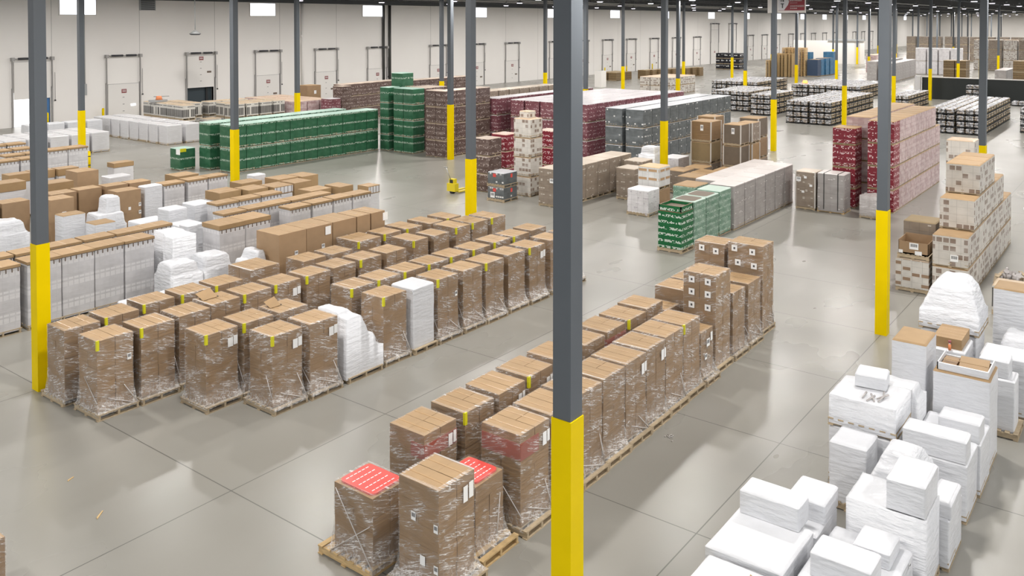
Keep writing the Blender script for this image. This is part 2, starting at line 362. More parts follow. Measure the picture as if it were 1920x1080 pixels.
def labels(spec):
    """white paper labels: (face, u, z, width, height, printed) face 'y' = side towards -Y, 'x' = side towards -X; offset of face given last"""
    def f():
        b = MB()
        for fc, off, u, z, a, h_, pr in spec:
            def rect(u0, u1, z0, z1, t, m):
                if fc == 'y': b.box(u0, u1, off-t, off-t+.003, z0, z1, m)
                else: b.box(off-t, off-t+.003, u0, u1, z0, z1, m)
            rect(u-a/2, u+a/2, z-h_/2, z+h_/2, .004, M['paper'])
            if pr == 1:
                for q in range(5):
                    uu = u-a*.36+q*a*.155; rect(uu, uu+a*.09, z-h_*.12, z+h_*.34, .006, M['ink'])
            elif pr == 2: rect(u-a*.16, u+a*.16, z-h_*.18, z+h_*.18, .006, M['ink'])
        return b
    return cached(('paper_label', spec), f)
# ------------------------------------------------------------------ pallet loads
def put(name, label, cat, X, Y, w_, d_, z=0, group=None, rz=0.0):
    return thing(name, label, cat, (X+w_/2, Y+d_/2, z), group, rz)
def tower(X, Y, label, group, w_=.80, d_=.78, h=1.66, pw=.93, pd=1.08, nl=5, tape=True, lab=None, seed=0, nx=2, ny=2, z=0, oy=0., ox=0., filmon=True, side='cardfilm', top='cardtop', skirt=True):
    t = put('carton_pallet_load', label, 'pallet load', X, Y, w_, d_, z, group)
    obj('wooden_pallet', pallet(pw, pd), t, (ox, oy, 0))
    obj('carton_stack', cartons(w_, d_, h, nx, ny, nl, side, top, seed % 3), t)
    if filmon: obj('stretch_film', film(w_, d_, h, pw, pd, seed % 4, 'film', skirt), t)
    if tape: obj('corner_tape', cornertape(w_, d_, h), t)
    if filmon and skirt and z == 0 and seed % 2 == 0 and X*X+Y*Y < 700:
        def ft():
            b = MB(); R = random.Random(seed)
            for (u, zz, e) in ((R.uniform(.0, .3), R.uniform(.45, .75), .0), (R.uniform(-.3, -.1), R.uniform(.35, .55), .05)):
                b.cyl((u, -d_/2-.025, zz), (pw/2-.03-e, -pd/2+.02, .13), .008, .014, M['tail'], 6)
            b.cyl((-w_/2-.02, R.uniform(-.2, .2), .8), (-w_/2-.03, -d_/2-.03, .35), .006, .01, M['tail'], 6); return b
        obj('film_tail', cached(('film_tail', round(w_, 2), round(d_, 2), round(pw, 2), round(pd, 2), seed), ft), t)
    paste(t, lab, w_, d_, .020)
    return t
NAMES = dict(green='green_carton_pallet', greenraw='green_carton_pallet', greenfilm='green_carton_pallet', maroon='maroon_carton_pallet', maroonraw='maroon_carton_pallet', pink='frosted_pink_pallet', grey='grey_carton_pallet',
    greywrap='grey_wrapped_pallet', tanwrap='tan_wrapped_pallet', brownprint='printed_carton_pallet', beige='mixed_carton_pallet', crate='slatted_carton_pallet', frost='frosted_white_pallet', barrel='strapped_carton_pallet', blackbox='black_crate_pallet')
LOWFILM = ('green', 'maroon', 'maroonraw', 'pink', 'grey', 'greywrap', 'brownprint', 'beige', 'frost', 'whiteprint', 'white', 'greenfilm')
def paste(t, lab, w_, d_, off):
    for ch in list(t.children):
        if lab and ch.name.split('.')[0] in ('carton_stack', 'wrapped_load', 'carton_body'): t = ch; break
    for fc, u, zz, a, hh, pr in lab or ():
        obj('paper_label', labels(((fc, (-d_/2 if fc == 'y' else -w_/2)-off, u, zz, a, hh, pr),)), t)
def block(X, Y, w_, d_, h, side, label, group=None, name=None, top=None, z=0, pal='wood', pw=None, pd=None, seed=0, bulge=0., amp=.012, rz=0., cat='pallet load', r=.03, lab=None, part='wrapped_load', posts=False):
    t = put(name or NAMES.get(side, 'wrapped_pallet_load'), label, cat, X, Y, w_, d_, z, group, rz)
    if pal: obj('wooden_pallet' if pal != 'blackpal' else 'plastic_pallet', pallet(pw or w_, pd or d_, pal), t)
    obj(part, solid(w_, d_, h, side, top, (.055 if side in LOWFILM else PH-.01) if pal else 0.0, r, amp, seed, bulge), t)
    if posts:
        def fp():
            b = MB()
            for sx, sy in ((-1, -1),):
                x, y = sx*w_/2, sy*d_/2; b.box(x-.03 if sx < 0 else x-.025, x+.025 if sx < 0 else x+.03, y-.03 if sy < 0 else y-.025, y+.025 if sy < 0 else y+.03, .1, h-.01, M['post'])
            return b
        for (ox, oy) in ((0, 0), (0, d_), (w_, 0)): obj('corner_board', cached(('corner_board', round(w_, 2), round(d_, 2), round(h, 2)), fp), t, (ox, oy, 0))
    paste(t, lab, w_, d_, .012)
    return t
def drape(X, Y, w_, d_, blocks, label, group=None, name='sheeted_pallet_load', mat='white2', z=0, pw=None, pd=None, seed=0, soft=1, pal='wood', n=26, sag=.02):
    """plastic sheet pulled down over stacked goods; blocks = (u0,u1,v0,v1,top) as fractions of the footprint"""
    t = put(name, label, 'pallet load', X, Y, w_, d_, z, group)
    if pal: obj('wooden_pallet', pallet(pw or w_+.02, pd or d_+.02, pal), t)
    z0 = (.04 if z else .09) if pal else 0.0
    H = [[0]*(n+1) for _ in range(n+1)]
    for i in range(n+1):
        for j in range(n+1):
            u, v = i/n, j/n; hh = z0
            for (a, b_, c_, e, top) in blocks:
                if a <= u <= b_ and c_ <= v <= e: hh = max(hh, top)
            H[i][j] = hh
    for _ in range(soft):
        G = [[max(H[i][j]*.0 + sum(H[min(n, max(0, i+p))][min(n, max(0, j+q))] for p in (-1, 0, 1) for q in (-1, 0, 1))/9, H[i][j]*.97 if 0 < i < n and 0 < j < n else 0) for j in range(n+1)] for i in range(n+1)]; H = G
    b = MB(); mm = M[mat]
    for i in range(n+1):
        for j in range(n+1):
            x, y = -w_/2+w_*i/n, -d_/2+d_*j/n
            nn = mnoise.noise(Vector((x*4+seed*3.3, y*4, seed))) + .5*mnoise.noise(Vector((x*9, y*9+seed*2.2, 2.)))
            ex = 1+.02*mnoise.noise(Vector((x*3, y*3, seed+9.)))
            b.v.append((x*ex, y*ex, max(z0, H[i][j]+nn*sag)))
    for i in range(n):
        for j in range(n):
            a = i*(n+1)+j; b.face([a, a+n+1, a+n+2, a+1], mm, True)
    ed = [(i, 0) for i in range(n)]+[(n, j) for j in range(n)]+[(i, n) for i in range(n, 0, -1)]+[(0, j) for j in range(n, 0, -1)]
    base = len(b.v)
    for (i, j) in ed: x, y, zz = b.v[i*(n+1)+j]; b.v.append((x*1.005, y*1.005, z0))
    for k_ in range(len(ed)):
        k2 = (k_+1) % len(ed); a = ed[k_][0]*(n+1)+ed[k_][1]; c_ = ed[k2][0]*(n+1)+ed[k2][1]; b.face([a, base+k_, base+k2, c_], mm, True)
    obj('plastic_sheet', b, t); return t
def slatted(X, Y, w_, d_, h, label, group, seed=0, lid=True, lidh=.07, body='frost', z=0, slots=6, pd=None):
    t = put('lidded_pallet_load', label, 'pallet load', X, Y, w_, d_, z, group)
    obj('wooden_pallet', pallet(w_+.01, pd or d_+.02), t)
    hb = h-lidh if lid else h
    obj('wrapped_load', solid(w_-.02, d_-.02, hb, 'frostslot' if body == 'frost' else body, None, .08, .02, .010, seed % 4), t)
    if lid:
        def f():
            b = MB(); b.box(-w_/2, w_/2, -d_/2, d_/2, hb, h, M['lid'], M['cardtop'])
            b.box(-.012, .012, -d_/2+.01, d_/2-.01, h, h+.001, M['tape']); return b
        obj('carton_lid', cached(('carton_lid', round(w_, 2), round(d_, 2), round(h, 2), lidh), f), t)
    if slots:
        def f2():
            b = MB()
            for i in range(slots):
                u = -w_/2+w_*(i+.6)/slots
                b.box(u-.012, u+.012, -d_/2-.006, -d_/2+.02, hb-.12, hb+.001, M['slot'])  # dark strips paint the shade of the gaps between cartons
            b.box(-w_/2, w_/2, -d_/2-.003, -d_/2+.02, hb-.018, hb+.001, M['slot']); return b
        obj('gap_shade_strip', cached(('gap_shade_strip', round(w_, 2), round(d_, 2), round(h, 2), slots, lidh), f2), t)
    return t
def bags(X, Y, z, label, group, w_=1.18, d_=1.82, h=.46, seed=0):
    t = put('bagged_goods_pallet', label, 'pallet load', X, Y, w_, d_, z, group)
    def fp():
        b = MB(); m = M['blackpal']; b.box(-w_/2, w_/2, -d_/2, d_/2, .07, .10, m)
        for i in range(3):
            x = -w_/2+i*(w_-.1)/2
            for j in range(3): y = -d_/2+j*(d_-.12)/2; b.box(x, x+.1, y, y+.12, 0, .07, m)
        for sx in (-1, 1):
            for j in (-1, 0, 1): b.box(sx*(w_/2-.012)-.012, sx*(w_/2-.012)+.012, j*(d_/2-.03)-.012, j*(d_/2-.03)+.012, .1, h-.03, m)
        return b
    obj('plastic_pallet', cached(('plastic_pallet', w_, d_, h), fp), t)
    def fb():
        b = MB(); nx, ny, nz = 4, 3, 2; bw, bd, bh = (w_-.05)/nx, d_/ny, (h-.10)/nz; R = random.Random(seed)
        for k in range(nz):
            for i in range(nx):
                for j in range(ny):
                    if 0 < i < nx-1 and 0 < j < ny-1 and k < nz-1: continue
                    cx, cy, cz = -w_/2+.025+(i+.5)*bw+R.uniform(-.015, .015), -d_/2+(j+.5)*bd+R.uniform(-.01, .01), .10+(k+.5)*bh
                    sg = lambda a: math.copysign(abs(a)**.45, a)
                    el = [(sg(math.cos(2*PI*q/12+.26))*bw/2, sg(math.sin(2*PI*q/12+.26))*bd*.49) for q in range(12)]
                    rs = []
                    for (q, zz) in ((.74, -.48), (.96, -.28), (1.0, 0), (.96, .26), (.70, .48)):
                        rs.append([(cx+x*q, cy+y*q, cz+zz*bh+R.uniform(-.012, .012)) for x, y in el])
                    b.loft(rs, M['bag'])
        return b
    obj('bag_stack', cached(('bag_stack', w_, d_, h, seed % 3), fb), t)
    return t
# ================================================================== SETTING
XF, XB, YL, YR, ZC = 350., -14., 73., -22., 12.4
b = MB(); b.box(XB, XF, YR, YL, -.3, 0, M['floor']); struct('floor', b)
b = MB(); b.box(XB, XF, YR, YL, ZC, ZC+.2, M['ceiling']); struct('ceiling', b)
b = MB(); b.box(XF, XF+.3, YR, YL, 0, ZC, M['farwall']); struct('wall_far', b)
DOORS = [30.75+7.62*i for i in range(6)] + [79.3, 86.9, 94.6, 105.2, 112.8, 120.2, 128.0, 136.2, 144.8, 153.6] + [180.4, 188.6, 196.5, 205.5, 214, 222, 231, 240, 249, 258, 267, 276, 286]
TALL = [161.4, 170.3]
OPEN = {30.75: 2.2, DOORS[2]: 2.2}
b = MB()
def wallseg(x0, x1, z0, z1): b.box(x0, x1, YL, YL+.3, z0, z1, M['wall'])
cuts = sorted(OPEN); x = XB
for c_ in cuts:
    wallseg(x, c_+.2, 0, ZC); wallseg(c_+.2, c_+3.0, 2.75, ZC); x = c_+3.0
wallseg(x, XF, 0, ZC); struct('wall_left', b)
b = MB(); b.box(XB, XF, YL-.5, YL-.02, 10.32, 10.75, M['steel']); struct('trim_1', b)
# roof steel: joists across the bays, girders along the column lines, sprinkler mains
def truss(L, h, axis):
    b = MB(); n = int(L/1.4); st = M['steel']
    def bar(a, c, r):
        if axis == 'x': b.box(a[0]-.0, c[0], -r, r, a[1]-r, a[1]+r, st)
        else: b.box(-r, r, a[0], c[0], a[1]-r, a[1]+r, st)
    bar((0, 0), (L, 0), .06); bar((0, h), (L, h), .06)
    for i in range(n):
        u0, u1 = L*i/n, L*(i+1)/n
        for (p, q) in (((u0, 0), ((u0+u1)/2, h)), (((u0+u1)/2, h), (u1, 0))):
            if axis == 'x': b.cyl((p[0], 0, p[1]), (q[0], 0, q[1]), .03, .03, st, 4)
            else: b.cyl((0, p[0], p[1]), (0, q[0], q[1]), .03, .03, st, 4)
    return b.mesh('joist')
jm = truss(YL-YR, .9, 'y'); gm = truss(XF-40, 1.2, 'x')
for i in range(60):
    struct('ceiling_joist', jm, (46+i*5.1, YR, 11.35))
for j in range(5): struct('ceiling_girder', gm, (40, 6.09+14.41*j, 10.9))
for k_, (yy, zz) in enumerate(((11., 10.75), (27.5, 10.7), (41.5, 10.75), (55.5, 10.65), (68, 10.7))):
    b = MB(); b.cyl((40, yy, zz), (XF, yy, zz), .055, .055, M['pipe'] if k_ % 2 else M['steel'], 8); struct('ceiling_pipe', b)
# ------------------------------------------------------------------ windows
for i, x in enumerate((34.6, 53.2, 68.3, 87.6, 104.9, 122.8, 140.5, 160.4, 178.5, 197.6, 214, 231, 250, 268, 290, 318)):
    b = MB(); f = M['doorp']; W, z0, z1 = 3.0 if x < 200 else 3.4, 9.0, 10.22; y = YL
    b.box(x-.1, x+W+.1, y-.06, y-.002, z0-.1, z0, f); b.box(x-.1, x+W+.1, y-.06, y-.002, z1, z1+.1, f); b.box(x-.1, x, y-.06, y-.002, z0, z1, f); b.box(x+W, x+W+.1, y-.06, y-.002, z0, z1, f)
    fo = struct('window_%d' % (i+1), b)
    g = MB(); g.box(x, x+W, y-.035, y-.01, z0, z1, M['glass']); obj('window_pane', g, fo)
# ------------------------------------------------------------------ dock doors
def dock_door(i, x, w_=3.2, hd=3.0, top=5.45, lift=0.0, tall=False):
    y = YL
    b = MB(); b.box(x+.2, x+w_-.2, y-.10, y-.04, lift, max(hd, lift+3.0) if not tall else top-1.2, M['doorp'])
    hh = max(hd, lift+3.0) if not tall else top-1.2
    b.box(x+.2, x+w_-.2, y-.106, y-.10, hh-.03, hh, M['track'])
    for k in range(1, 5): zz = lift+(hh-lift)*k/5; b.box(x+w_/2-.1, x+w_/2+.06, y-.112, y-.10, zz-.03, zz+.03, M['track'])
    d = struct('door_%d' % (i+1), b)
    for sx in (x, x+w_-.14):
        t = MB(); t.box(sx+.02, sx+.12, y-.16, y-.02, 0, hd+.1, M['track']); t.box(sx+.04, sx+.10, y-.22, y-.08, hd, top, M['track']); t.box(sx-.04, sx+.18, y-.36, y-.02, top-.18, top+.1, M['track']); obj('door_track', t, d)
    t = MB(); t.cyl((x+.1, y-.28, top), (x+w_-.1, y-.28, top), .03, .03, M['track'], 8)
    t.cyl((x+.45, y-.28, top), (x+w_*.46, y-.28, top), .09, .09, M['spring'], 10); t.cyl((x+w_*.55, y-.28, top), (x+w_-.5, y-.28, top), .09, .09, M['spring'], 10); obj('door_spring', t, d)
    t = MB(); zz = 2.35 if not lift else 4.95; t.box(x+w_*.44, x+w_*.58, y-.125, y-.10, zz-.18, zz+.16, M['sred']); t.box(x+w_*.46, x+w_*.56, y-.128, y-.12, zz-.05, zz, M['paper']); t.box(x+w_*.46, x+w_*.56, y-.128, y-.12, zz+.06, zz+.08, M['paper']); obj('door_notice', t, d)
    t = MB(); zz = 1.0 if not lift else lift+1.35; t.box(x+w_*.70, x+w_*.84, y-.125, y-.10, zz, zz+.17, M['glass'] if i == 1 else M['slot']); obj('door_window', t, d)
    t = MB(); t.box(x+w_+.14, x+w_+.24, y-.1, y-.01, 1.9, 2.0, M['dark']); t.cyl((x+w_+.19, y-.05, 2), (x+w_+.19, y-.05, top-1.2), .012, .012, M['dark'], 6); obj('door_chain', t, d)
    return d
for i, x in enumerate(DOORS):
    if x in OPEN:
        dock_door(i, x, lift=2.2)
        b = MB(); m = M['truck'] if x > 40 else M['sun']  # near-black sheet paints the unlit opening, glowing sheet gives the daylit one
        b.box(x+.2, x+3.0, YL+.32, YL+.4, 0, 2.75, m); b.box(x+.12, x+.2, YL+.02, YL+.4, 0, 2.75, M['doorp']); b.box(x+3.0, x+3.08, YL+.02, YL+.4, 0, 2.75, M['doorp']); b.box(x+.2, x+3.0, YL+.02, YL+.4, 2.75, 2.8, M['doorp'])
        if x > 40: b.box(x+2.3, x+2.5, YL+.2, YL+.3, 0, 2.75, M['dark'])
        struct('trim_%d' % (i+2), b)
        if x < 40:
            t = MB(); t.box(x+2.45, x+2.98, YL+.05, YL+.25, .2, 2.3, M['bluepad']); tag(obj('dock_pad', t), 'blue dock pad in the open sunlit dock doorway', 'dock pad')
    else: dock_door(i, x)
for i, x in enumerate(TALL): dock_door(len(DOORS)+i, x, 3.9, 4.2, 8.0, 0, True)
# pipes, conduit and boxes on the wall
b = MB(); b.cyl((71.4, YL-.18, 0), (71.4, YL-.18, 10.3), .16, .16, M['duct'], 10); tag(obj('downpipe', b), 'dark downpipe on dock wall, first of the close pair', 'pipe', 'dark wall downpipes')
b = MB(); b.cyl((72.4, YL-.18, 0), (72.4, YL-.18, 10.3), .16, .16, M['duct'], 10); tag(obj('downpipe', b), 'dark downpipe on dock wall, second of the close pair', 'pipe', 'dark wall downpipes')
b = MB(); b.cyl((59.6, YL-.15, 0), (59.6, YL-.15, 10.3), .13, .13, M['wall'], 10); b.box(59.4, 59.8, YL-.25, YL-.01, 6.8, 7.0, M['wall']); tag(obj('downpipe', b), 'cream downpipe on dock wall beside a dock door', 'pipe')
t = thing('electrical_box', 'grey electrical box with conduit left of the second dock door', 'electrical box', (36.4, YL-.12, 0))
b = MB(); b.box(-.22, .28, -.12, .11, 2.2, 3.15, M['elec']); obj('box', b, t)
b = MB(); b.cyl((.0, 0, 3.1), (.0, 0, 10.3), .05, .05, M['elec'], 8); b.cyl((.16, 0, 3.1), (.16, 0, 10.3), .05, .05, M['elec'], 8); b.cyl((0, 0, 1.4), (0, 0, 2.2), .02, .02, M['elec'], 6); obj('conduit', b, t)
t = thing('wall_vent', 'grey louvred vent high on dock wall above the doors', 'vent', (42.3, YL-.06, 9.9))
b = MB(); b.box(-.75, .75, -.05, .05, -.5, .5, M['elec']); obj('frame', b, t)
b = MB()
for k in range(5): b.box(-.65, .65, -.09, -.05, -.42+k*.18, -.34+k*.18, M['spring'])
obj('louvre', b, t)
for i, x in enumerate((37.8, 41.9, 33.2, 112.5, 120., 127., 136.)):
    b = MB(); b.cyl((x, YL-.7, 0), (x, YL-.7, 1.0), .1, .1, M['yellow'], 10); b.cyl((x, YL-.7, 1.0), (x, YL-.7, 1.05), .1, .05, M['yellow'], 10)
    tag(obj('guard_bollard', b), 'yellow guard bollard at the foot of dock wall, %s from the left' % nth(i), 'bollard', 'bollards along the dock wall')
t = thing('dock_light', 'grey cone lamp hanging on a long rod before dock wall', 'lamp', (43.2, 67., 7.35))
b = MB(); b.cyl((0, 0, .35), (0, 0, 5.0), .045, .045, M['elec'], 8); obj('rod', b, t)
b = MB(); b.cyl((0, 0, 0), (0, 0, .3), .5, .12, M['elec'], 16); b.cyl((0, 0, -.1), (0, 0, 0), .36, .5, M['spring'], 16); obj('lamp_shade', b, t)
# ------------------------------------------------------------------ columns
def colmesh():
    s = .135; b = MB(); b.box(-s, s, -s, s, 0, 10.9, M['column']); b.box(-.26, .26, -.26, .26, 10.78, 10.9, M['column']); return b.mesh('steel_column')
def slvmesh():
    s = .15; b = MB(); b.box(-s, s, -s, s, 0.0, 3.35, M['yellow']); return b.mesh('yellow_sleeve')
cm, sm_ = colmesh(), slvmesh()
COLS = []
for j in range(-1, 5):
    for i in range(0, 22):
        x, y = 9.21+15.32*i, 6.09+14.41*j
        if j == 4 or (j == -1): continue
        if j == 0 and i > 2: continue
        ratio = y/x
        if ratio > 2.6 or ratio < .13 and i > 2: continue
        ln = ('row nearest the camera aisle', 'second row out', 'third row out', 'row nearest dock wall')[j]
        o = obj('steel_column', cm, None, (x, y, 0))
        tag(o, 'grey steel column with yellow sleeve, %s along the %s' % (nth(i), ln), 'column', 'grey columns with yellow sleeves')
        obj('yellow_sleeve', sm_, o)
b = MB(); b.cyl((0, 0, 0), (0, 0, 1.05), .1, .1, M['yellow'], 12); b.cyl((0, 0, 1.05), (0, 0, 1.1), .1, .06, M['yellow'], 12)
o = tag(obj('guard_post', b, None, (24.55, 48.6, 0)), 'short yellow guard post with two black bands beside a column', 'bollard')
b = MB(); b.cyl((0, 0, .28), (0, 0, .33), .104, .104, M['rubber'], 12); b.cyl((0, 0, .78), (0, 0, .83), .104, .104, M['rubber'], 12); obj('black_band', b, o)
# ------------------------------------------------------------------ high-bay lamps
def lampmesh():
    b = MB(); b.cyl((0, 0, .42), (0, 0, 1.7), .02, .02, M['steel'], 6); b.cyl((0, 0, .2), (0, 0, .42), .13, .09, M['refl'], 12); b.cyl((0, 0, 0), (0, 0, .22), .36, .14, M['refl'], 14); return b.mesh('lamp_housing')
def lensmesh():
    b = MB(); b.cyl((0, 0, -.03), (0, 0, -.002), .25, .27, M['lamp'], 14); return b.mesh('lamp_lens')
lm, le = lampmesh(), lensmesh()
ld = bpy.data.lights.new('lamp_light', 'AREA'); ld.shape = 'DISK'; ld.size = .7; ld.energy = LAMP_W; ld.color = (1, .965, .93)
ld2 = bpy.data.lights.new('far_lamp_light', 'AREA'); ld2.shape = 'DISK'; ld2.size = .7; ld2.energy = LAMP_W*2; ld2.color = (1, .965, .93)
LX = [.2+10.2*i for i in range(15)]; LX2 = [153.4+20.4*i for i in range(10)]
for r_, y in enumerate([5.3+9.6*k for k in range(7)]+[-4.3, -13.9]):
    for i, x in enumerate(LX+LX2):
        if y < 0 and x > 90: continue
        o = obj('ceiling_lamp', lm, None, (x, y, 10.3))
        tag(o, 'round high-bay lamp below the roof, %s along the %s lamp row' % (nth(i), nth(r_)), 'lamp', 'high-bay lamps')
        obj('lamp_lens', le, o)
        L = bpy.data.objects.new('lamp_light', ld if x < 150 else ld2); COL.objects.link(L); L.parent = o; L.location = (0, 0, -.06)
# ================================================================== FLOOR LOADS, from the camera outwards
# ------------------------------------------------------------------ left block of brown towers (four rows)
LB = 'brown carton towers of the left block'
def lab2(R): return [('y', .2, 1.36, .13, .2, 0), ('y', .33, 1.38, .1, .2, 0)] if R < .3 else ([('y', .3, 1.15, .09, .14, 1)] if R < .6 else None)
rowA = [(11.57, 15.2), (12.56, 15.16), (14.86, 15.2), (16.77, 15.14), (17.78, 15.13), (18.72, 15.1), (19.78, 15.13), (20.78, 15.1), (21.92, 15.13), (22.9, 15.13)]
rowB = [(10.76, 16.40), (11.70, 16.37), (12.65, 16.33), (14.86, 16.33), (15.80, 16.33), (16.74, 16.3), (17.67, 16.28), (18.62, 16.3), (19.6, 16.28), (20.66, 16.33), (21.6, 16.3), (22.6, 16.33)]
rowC = [(9.18, 17.93), (10.15, 17.9), (11.10, 17.95), (12.02, 18.08), (12.96, 18.1), (13.92, 18.13), (14.9, 18.1), (15.86, 18.14), (16.84, 18.12), (17.82, 18.08)]
rowD = [(9.07, 19.12), (10.03, 19.18), (11.05, 19.36), (12.02, 19.3), (12.96, 19.27)]
rowD2 = [(15.79, 19.3), (16.76, 19.24)]
RR = random.Random(4)
def row(lst, nm, pd=1.08, oy=.02, d_=.78, w_=.80):
    for i, (X, Y) in enumerate(lst):
        nxt = lst[i+1][0]-X if i+1 < len(lst) else 1.0
        prv = X-lst[i-1][0] if i else 1.0
        R = RR.random()
        tower(X, Y, 'brown film-wrapped carton tower, %s from left, %s of left block' % (nth(i), nm), LB, w_=w_, d_=d_, pw=min(.93, nxt-.01, prv-.01), pd=pd, tape=R < .62 and not (nm == 'front row' and i in (1,)), lab=lab2(RR.random()), seed=RR.randrange(12), oy=oy)
row(rowA, 'front row'); row(rowB, 'second row', oy=.0, pd=1.0); row(rowC, 'third row', oy=-.0, pd=1.04); row(rowD, 'back row', pd=1.0, oy=.1); row(rowD2, 'back row past wide loads', pd=1.0, oy=.1)
for k_, (X, Y, w_, d_) in enumerate(((14.34, 19.75, .95, 1.0), (18.2, 19.68, .95, 1.0), (20.3, 19.66, .72, 1.02), (19.30, 18.42, .66, .98), (21.32, 19.6, .66, 1.05), (22.24, 19.62, .70, .95), (21.38, 18.5, .72, 1.0), (22.22, 18.5, .80, .97), (23.18, 18.44, .76, 1.03), (20.16, 18.36, .72, .8), (19.36, 19.74, .74, .8))):
    tower(X, Y, 'wide brown film-wrapped carton load, %s toward the far end of left block' % nth(k_), LB, w_=w_, d_=d_, pw=w_+.06, pd=d_+.06, tape=k_ not in (0, 4, 9), seed=k_, nl=4, nx=2 if w_ > .9 else 1, ny=2)
t = drape(13.56, 15.08, 1.18, .98, [(0, 1, 0, 1, .62), (0, .78, 0, 1, .98), (0, .55, .0, 1, 1.28), (0, .42, 0, 1, 1.52), (.0, .34, .3, 1, 1.62)], 'white sheeted load stepping down like stairs in the front row', None, pw=1.1, pd=1.05, seed=2, mat='white', soft=2, n=34)
block(15.83, 15.12, .78, .80, 1.66, 'white', 'square white wrapped tower between brown towers in the front row', None, seed=1, pw=.86, pd=1.0, lab=(('x', -.34, 1.58, .06, .05, 1),))
# open flaps on two tower tops
for (X, Y, h, sz) in ((12.02, 18.08, 1.66, .4), (12.65, 16.33, 1.66, .3)):
    b = MB(); a = .5; n = len(b.v); b.v += [(0, 0, 0), (sz, 0, 0), (sz, sz*.8, .16), (0, sz*.8, .10), (0, 0, .006), (sz, 0, .006), (sz, sz*.8, .166), (0, sz*.8, .106)]
    for q in ((4, 5, 6, 7), (3, 2, 1, 0), (0, 1, 5, 4), (1, 2, 6, 5), (2, 3, 7, 6), (3, 0, 4, 7)): b.face([n+i for i in q], M['cardtop'])
    b.box(.05, sz+.05, .02, sz*.6, -.004, .002, M['dark']);  # dark sheet paints the shaded opening beneath the flap
    par = [o for o in COL.objects if o.name.startswith('carton_pallet_load') and abs(o.location.x-(X+.4)) < .01 and abs(o.location.y-(Y+.39)) < .01][0]
    obj('lifted_flap', b, par, (-.34, .04, h+.01))
# ------------------------------------------------------------------ centre aisle double row
CB = 'brown carton towers of the centre row'
FR = [(11.23, 'red'), (12.14, 0), (13.04, 0), (13.94, 0), (14.84, 0), (15.74, 0), (16.64, 0), (17.54, 0)]
tower(9.18, 8.28, 'brown carton tower on its own pallet, nearest the camera', CB, w_=.80, d_=.80, pw=1.04, pd=1.12, tape=False, lab=[('y', .17, 1.38, .1, .24, 0), ('y', .3, 1.40, .1, .24, 0), ('x', -.1, .55, .1, .14, 0), ('x', -.36, .5, .08, .12, 1), ('x', .08, 1.15, .09, .13, 1), ('x', -.36, 1.1, .08, .12, 1)], seed=1, oy=-.02)
for i, (X, rd) in enumerate(FR):
    Y = 8.34 + .025*i
    t = tower(X, Y, 'brown carton tower, %s in the aisle-side file of the centre row' % nth(i) + (', red cartons near top' if rd else ''), CB, w_=.81, d_=.82, pw=.885, pd=1.0, tape=i in (7,), lab=[('y', .25, 1.38, .11, .22, 0), ('y', .36, 1.4, .07, .2, 0)] if i in (0, 4, 5) else None, seed=i, oy=-.06)
    if rd:
        b = MB(); b.box(-.412, .10, -.418, .40, 1.24, 1.52, M['red']); obj('red_carton', b, t)
BK = [(10.28, 9.58, 'r'), (11.30, 9.58, 0), (12.25, 9.58, 0), (13.19, 9.6, 0), (14.2, 9.6, 0), (15.2, 9.62, 0), (16.14, 9.64, 'r'), (17.08, 9.64, 0), (18.03, 9.7, 0)]
for i, (X, Y, rd) in enumerate(BK):
    t = tower(X, Y, 'brown carton tower, %s in the far file of the centre row' % nth(i) + (', red cartons near top' if rd else ''), CB, w_=.79, d_=.80, pw=.90, pd=.98, tape=i in (1, 3, 7), lab=[('y', .22, 1.38, .1, .2, 0), ('y', .33, 1.4, .07, .2, 0)] if i in (0, 2, 3) else None, seed=i+5, oy=.06)
    if rd:
        b = MB(); b.box(-.402, .40, -.408, .20 if i else -.1, 1.1 if i else 1.26, 1.5, M['red']); obj('red_carton', b, t)
def redload(X, Y, w_, d_, h, label, pw, pd, ox, oy, seed):
    t = put('carton_pallet_load', label, 'pallet load', X, Y, w_, d_, 0, None)
    obj('wooden_pallet', pallet(pw, pd, 'woodnew'), t, (ox, oy, 0))
    obj('carton_stack', cartons(w_, d_, h-.03, 2, 2, 4, 'cardfilm', 'cardtop', seed, tapes=False), t)
    b = MB(); b.prism(rrect(w_-.10, d_-.10, .09), h-.03, h, M['redtop']); R = random.Random(seed)
    for i in range(5):
        y = -d_/2+.14+i*(d_-.28)/4
        for j in range(6):
            x = -w_/2+.12+j*(w_-.24)/6; b.box(x, x+(w_-.24)/6*.7, y-.008, y+.008, h, h+.0015, M['paper'])
    obj('red_top_sheet', b, t)
    obj('stretch_film', film(w_, d_, h, pw-.1, pd-.1, seed, 'film'), t)
    b = MB(); x = -w_/2-.02
    b.cyl((x, d_/2-.05, h-.1), (x-.04, -d_/2-.04, .14), .007, .012, M['tail'], 6); b.cyl((x, -d_/2+.05, h*.62), (x-.06, d_/2, .14), .007, .01, M['tail'], 6); b.cyl((w_/2-.1, -d_/2-.02, h*.7), (w_/2-.25, -d_/2-.06, .14), .007, .012, M['tail'], 6)
    obj('film_tail', b, t)
    return t
redload(9.05, 9.50, .74, .86, 1.22, 'low brown carton load with red printed top, set back beside nearest tower', 1.04, 1.16, .04, .12, 2)
redload(10.27, 8.50, .70, .72, 1.20, 'low brown carton load with red printed top, on a half empty pallet behind nearest tower', .92, 1.12, .0, -.04, 3)
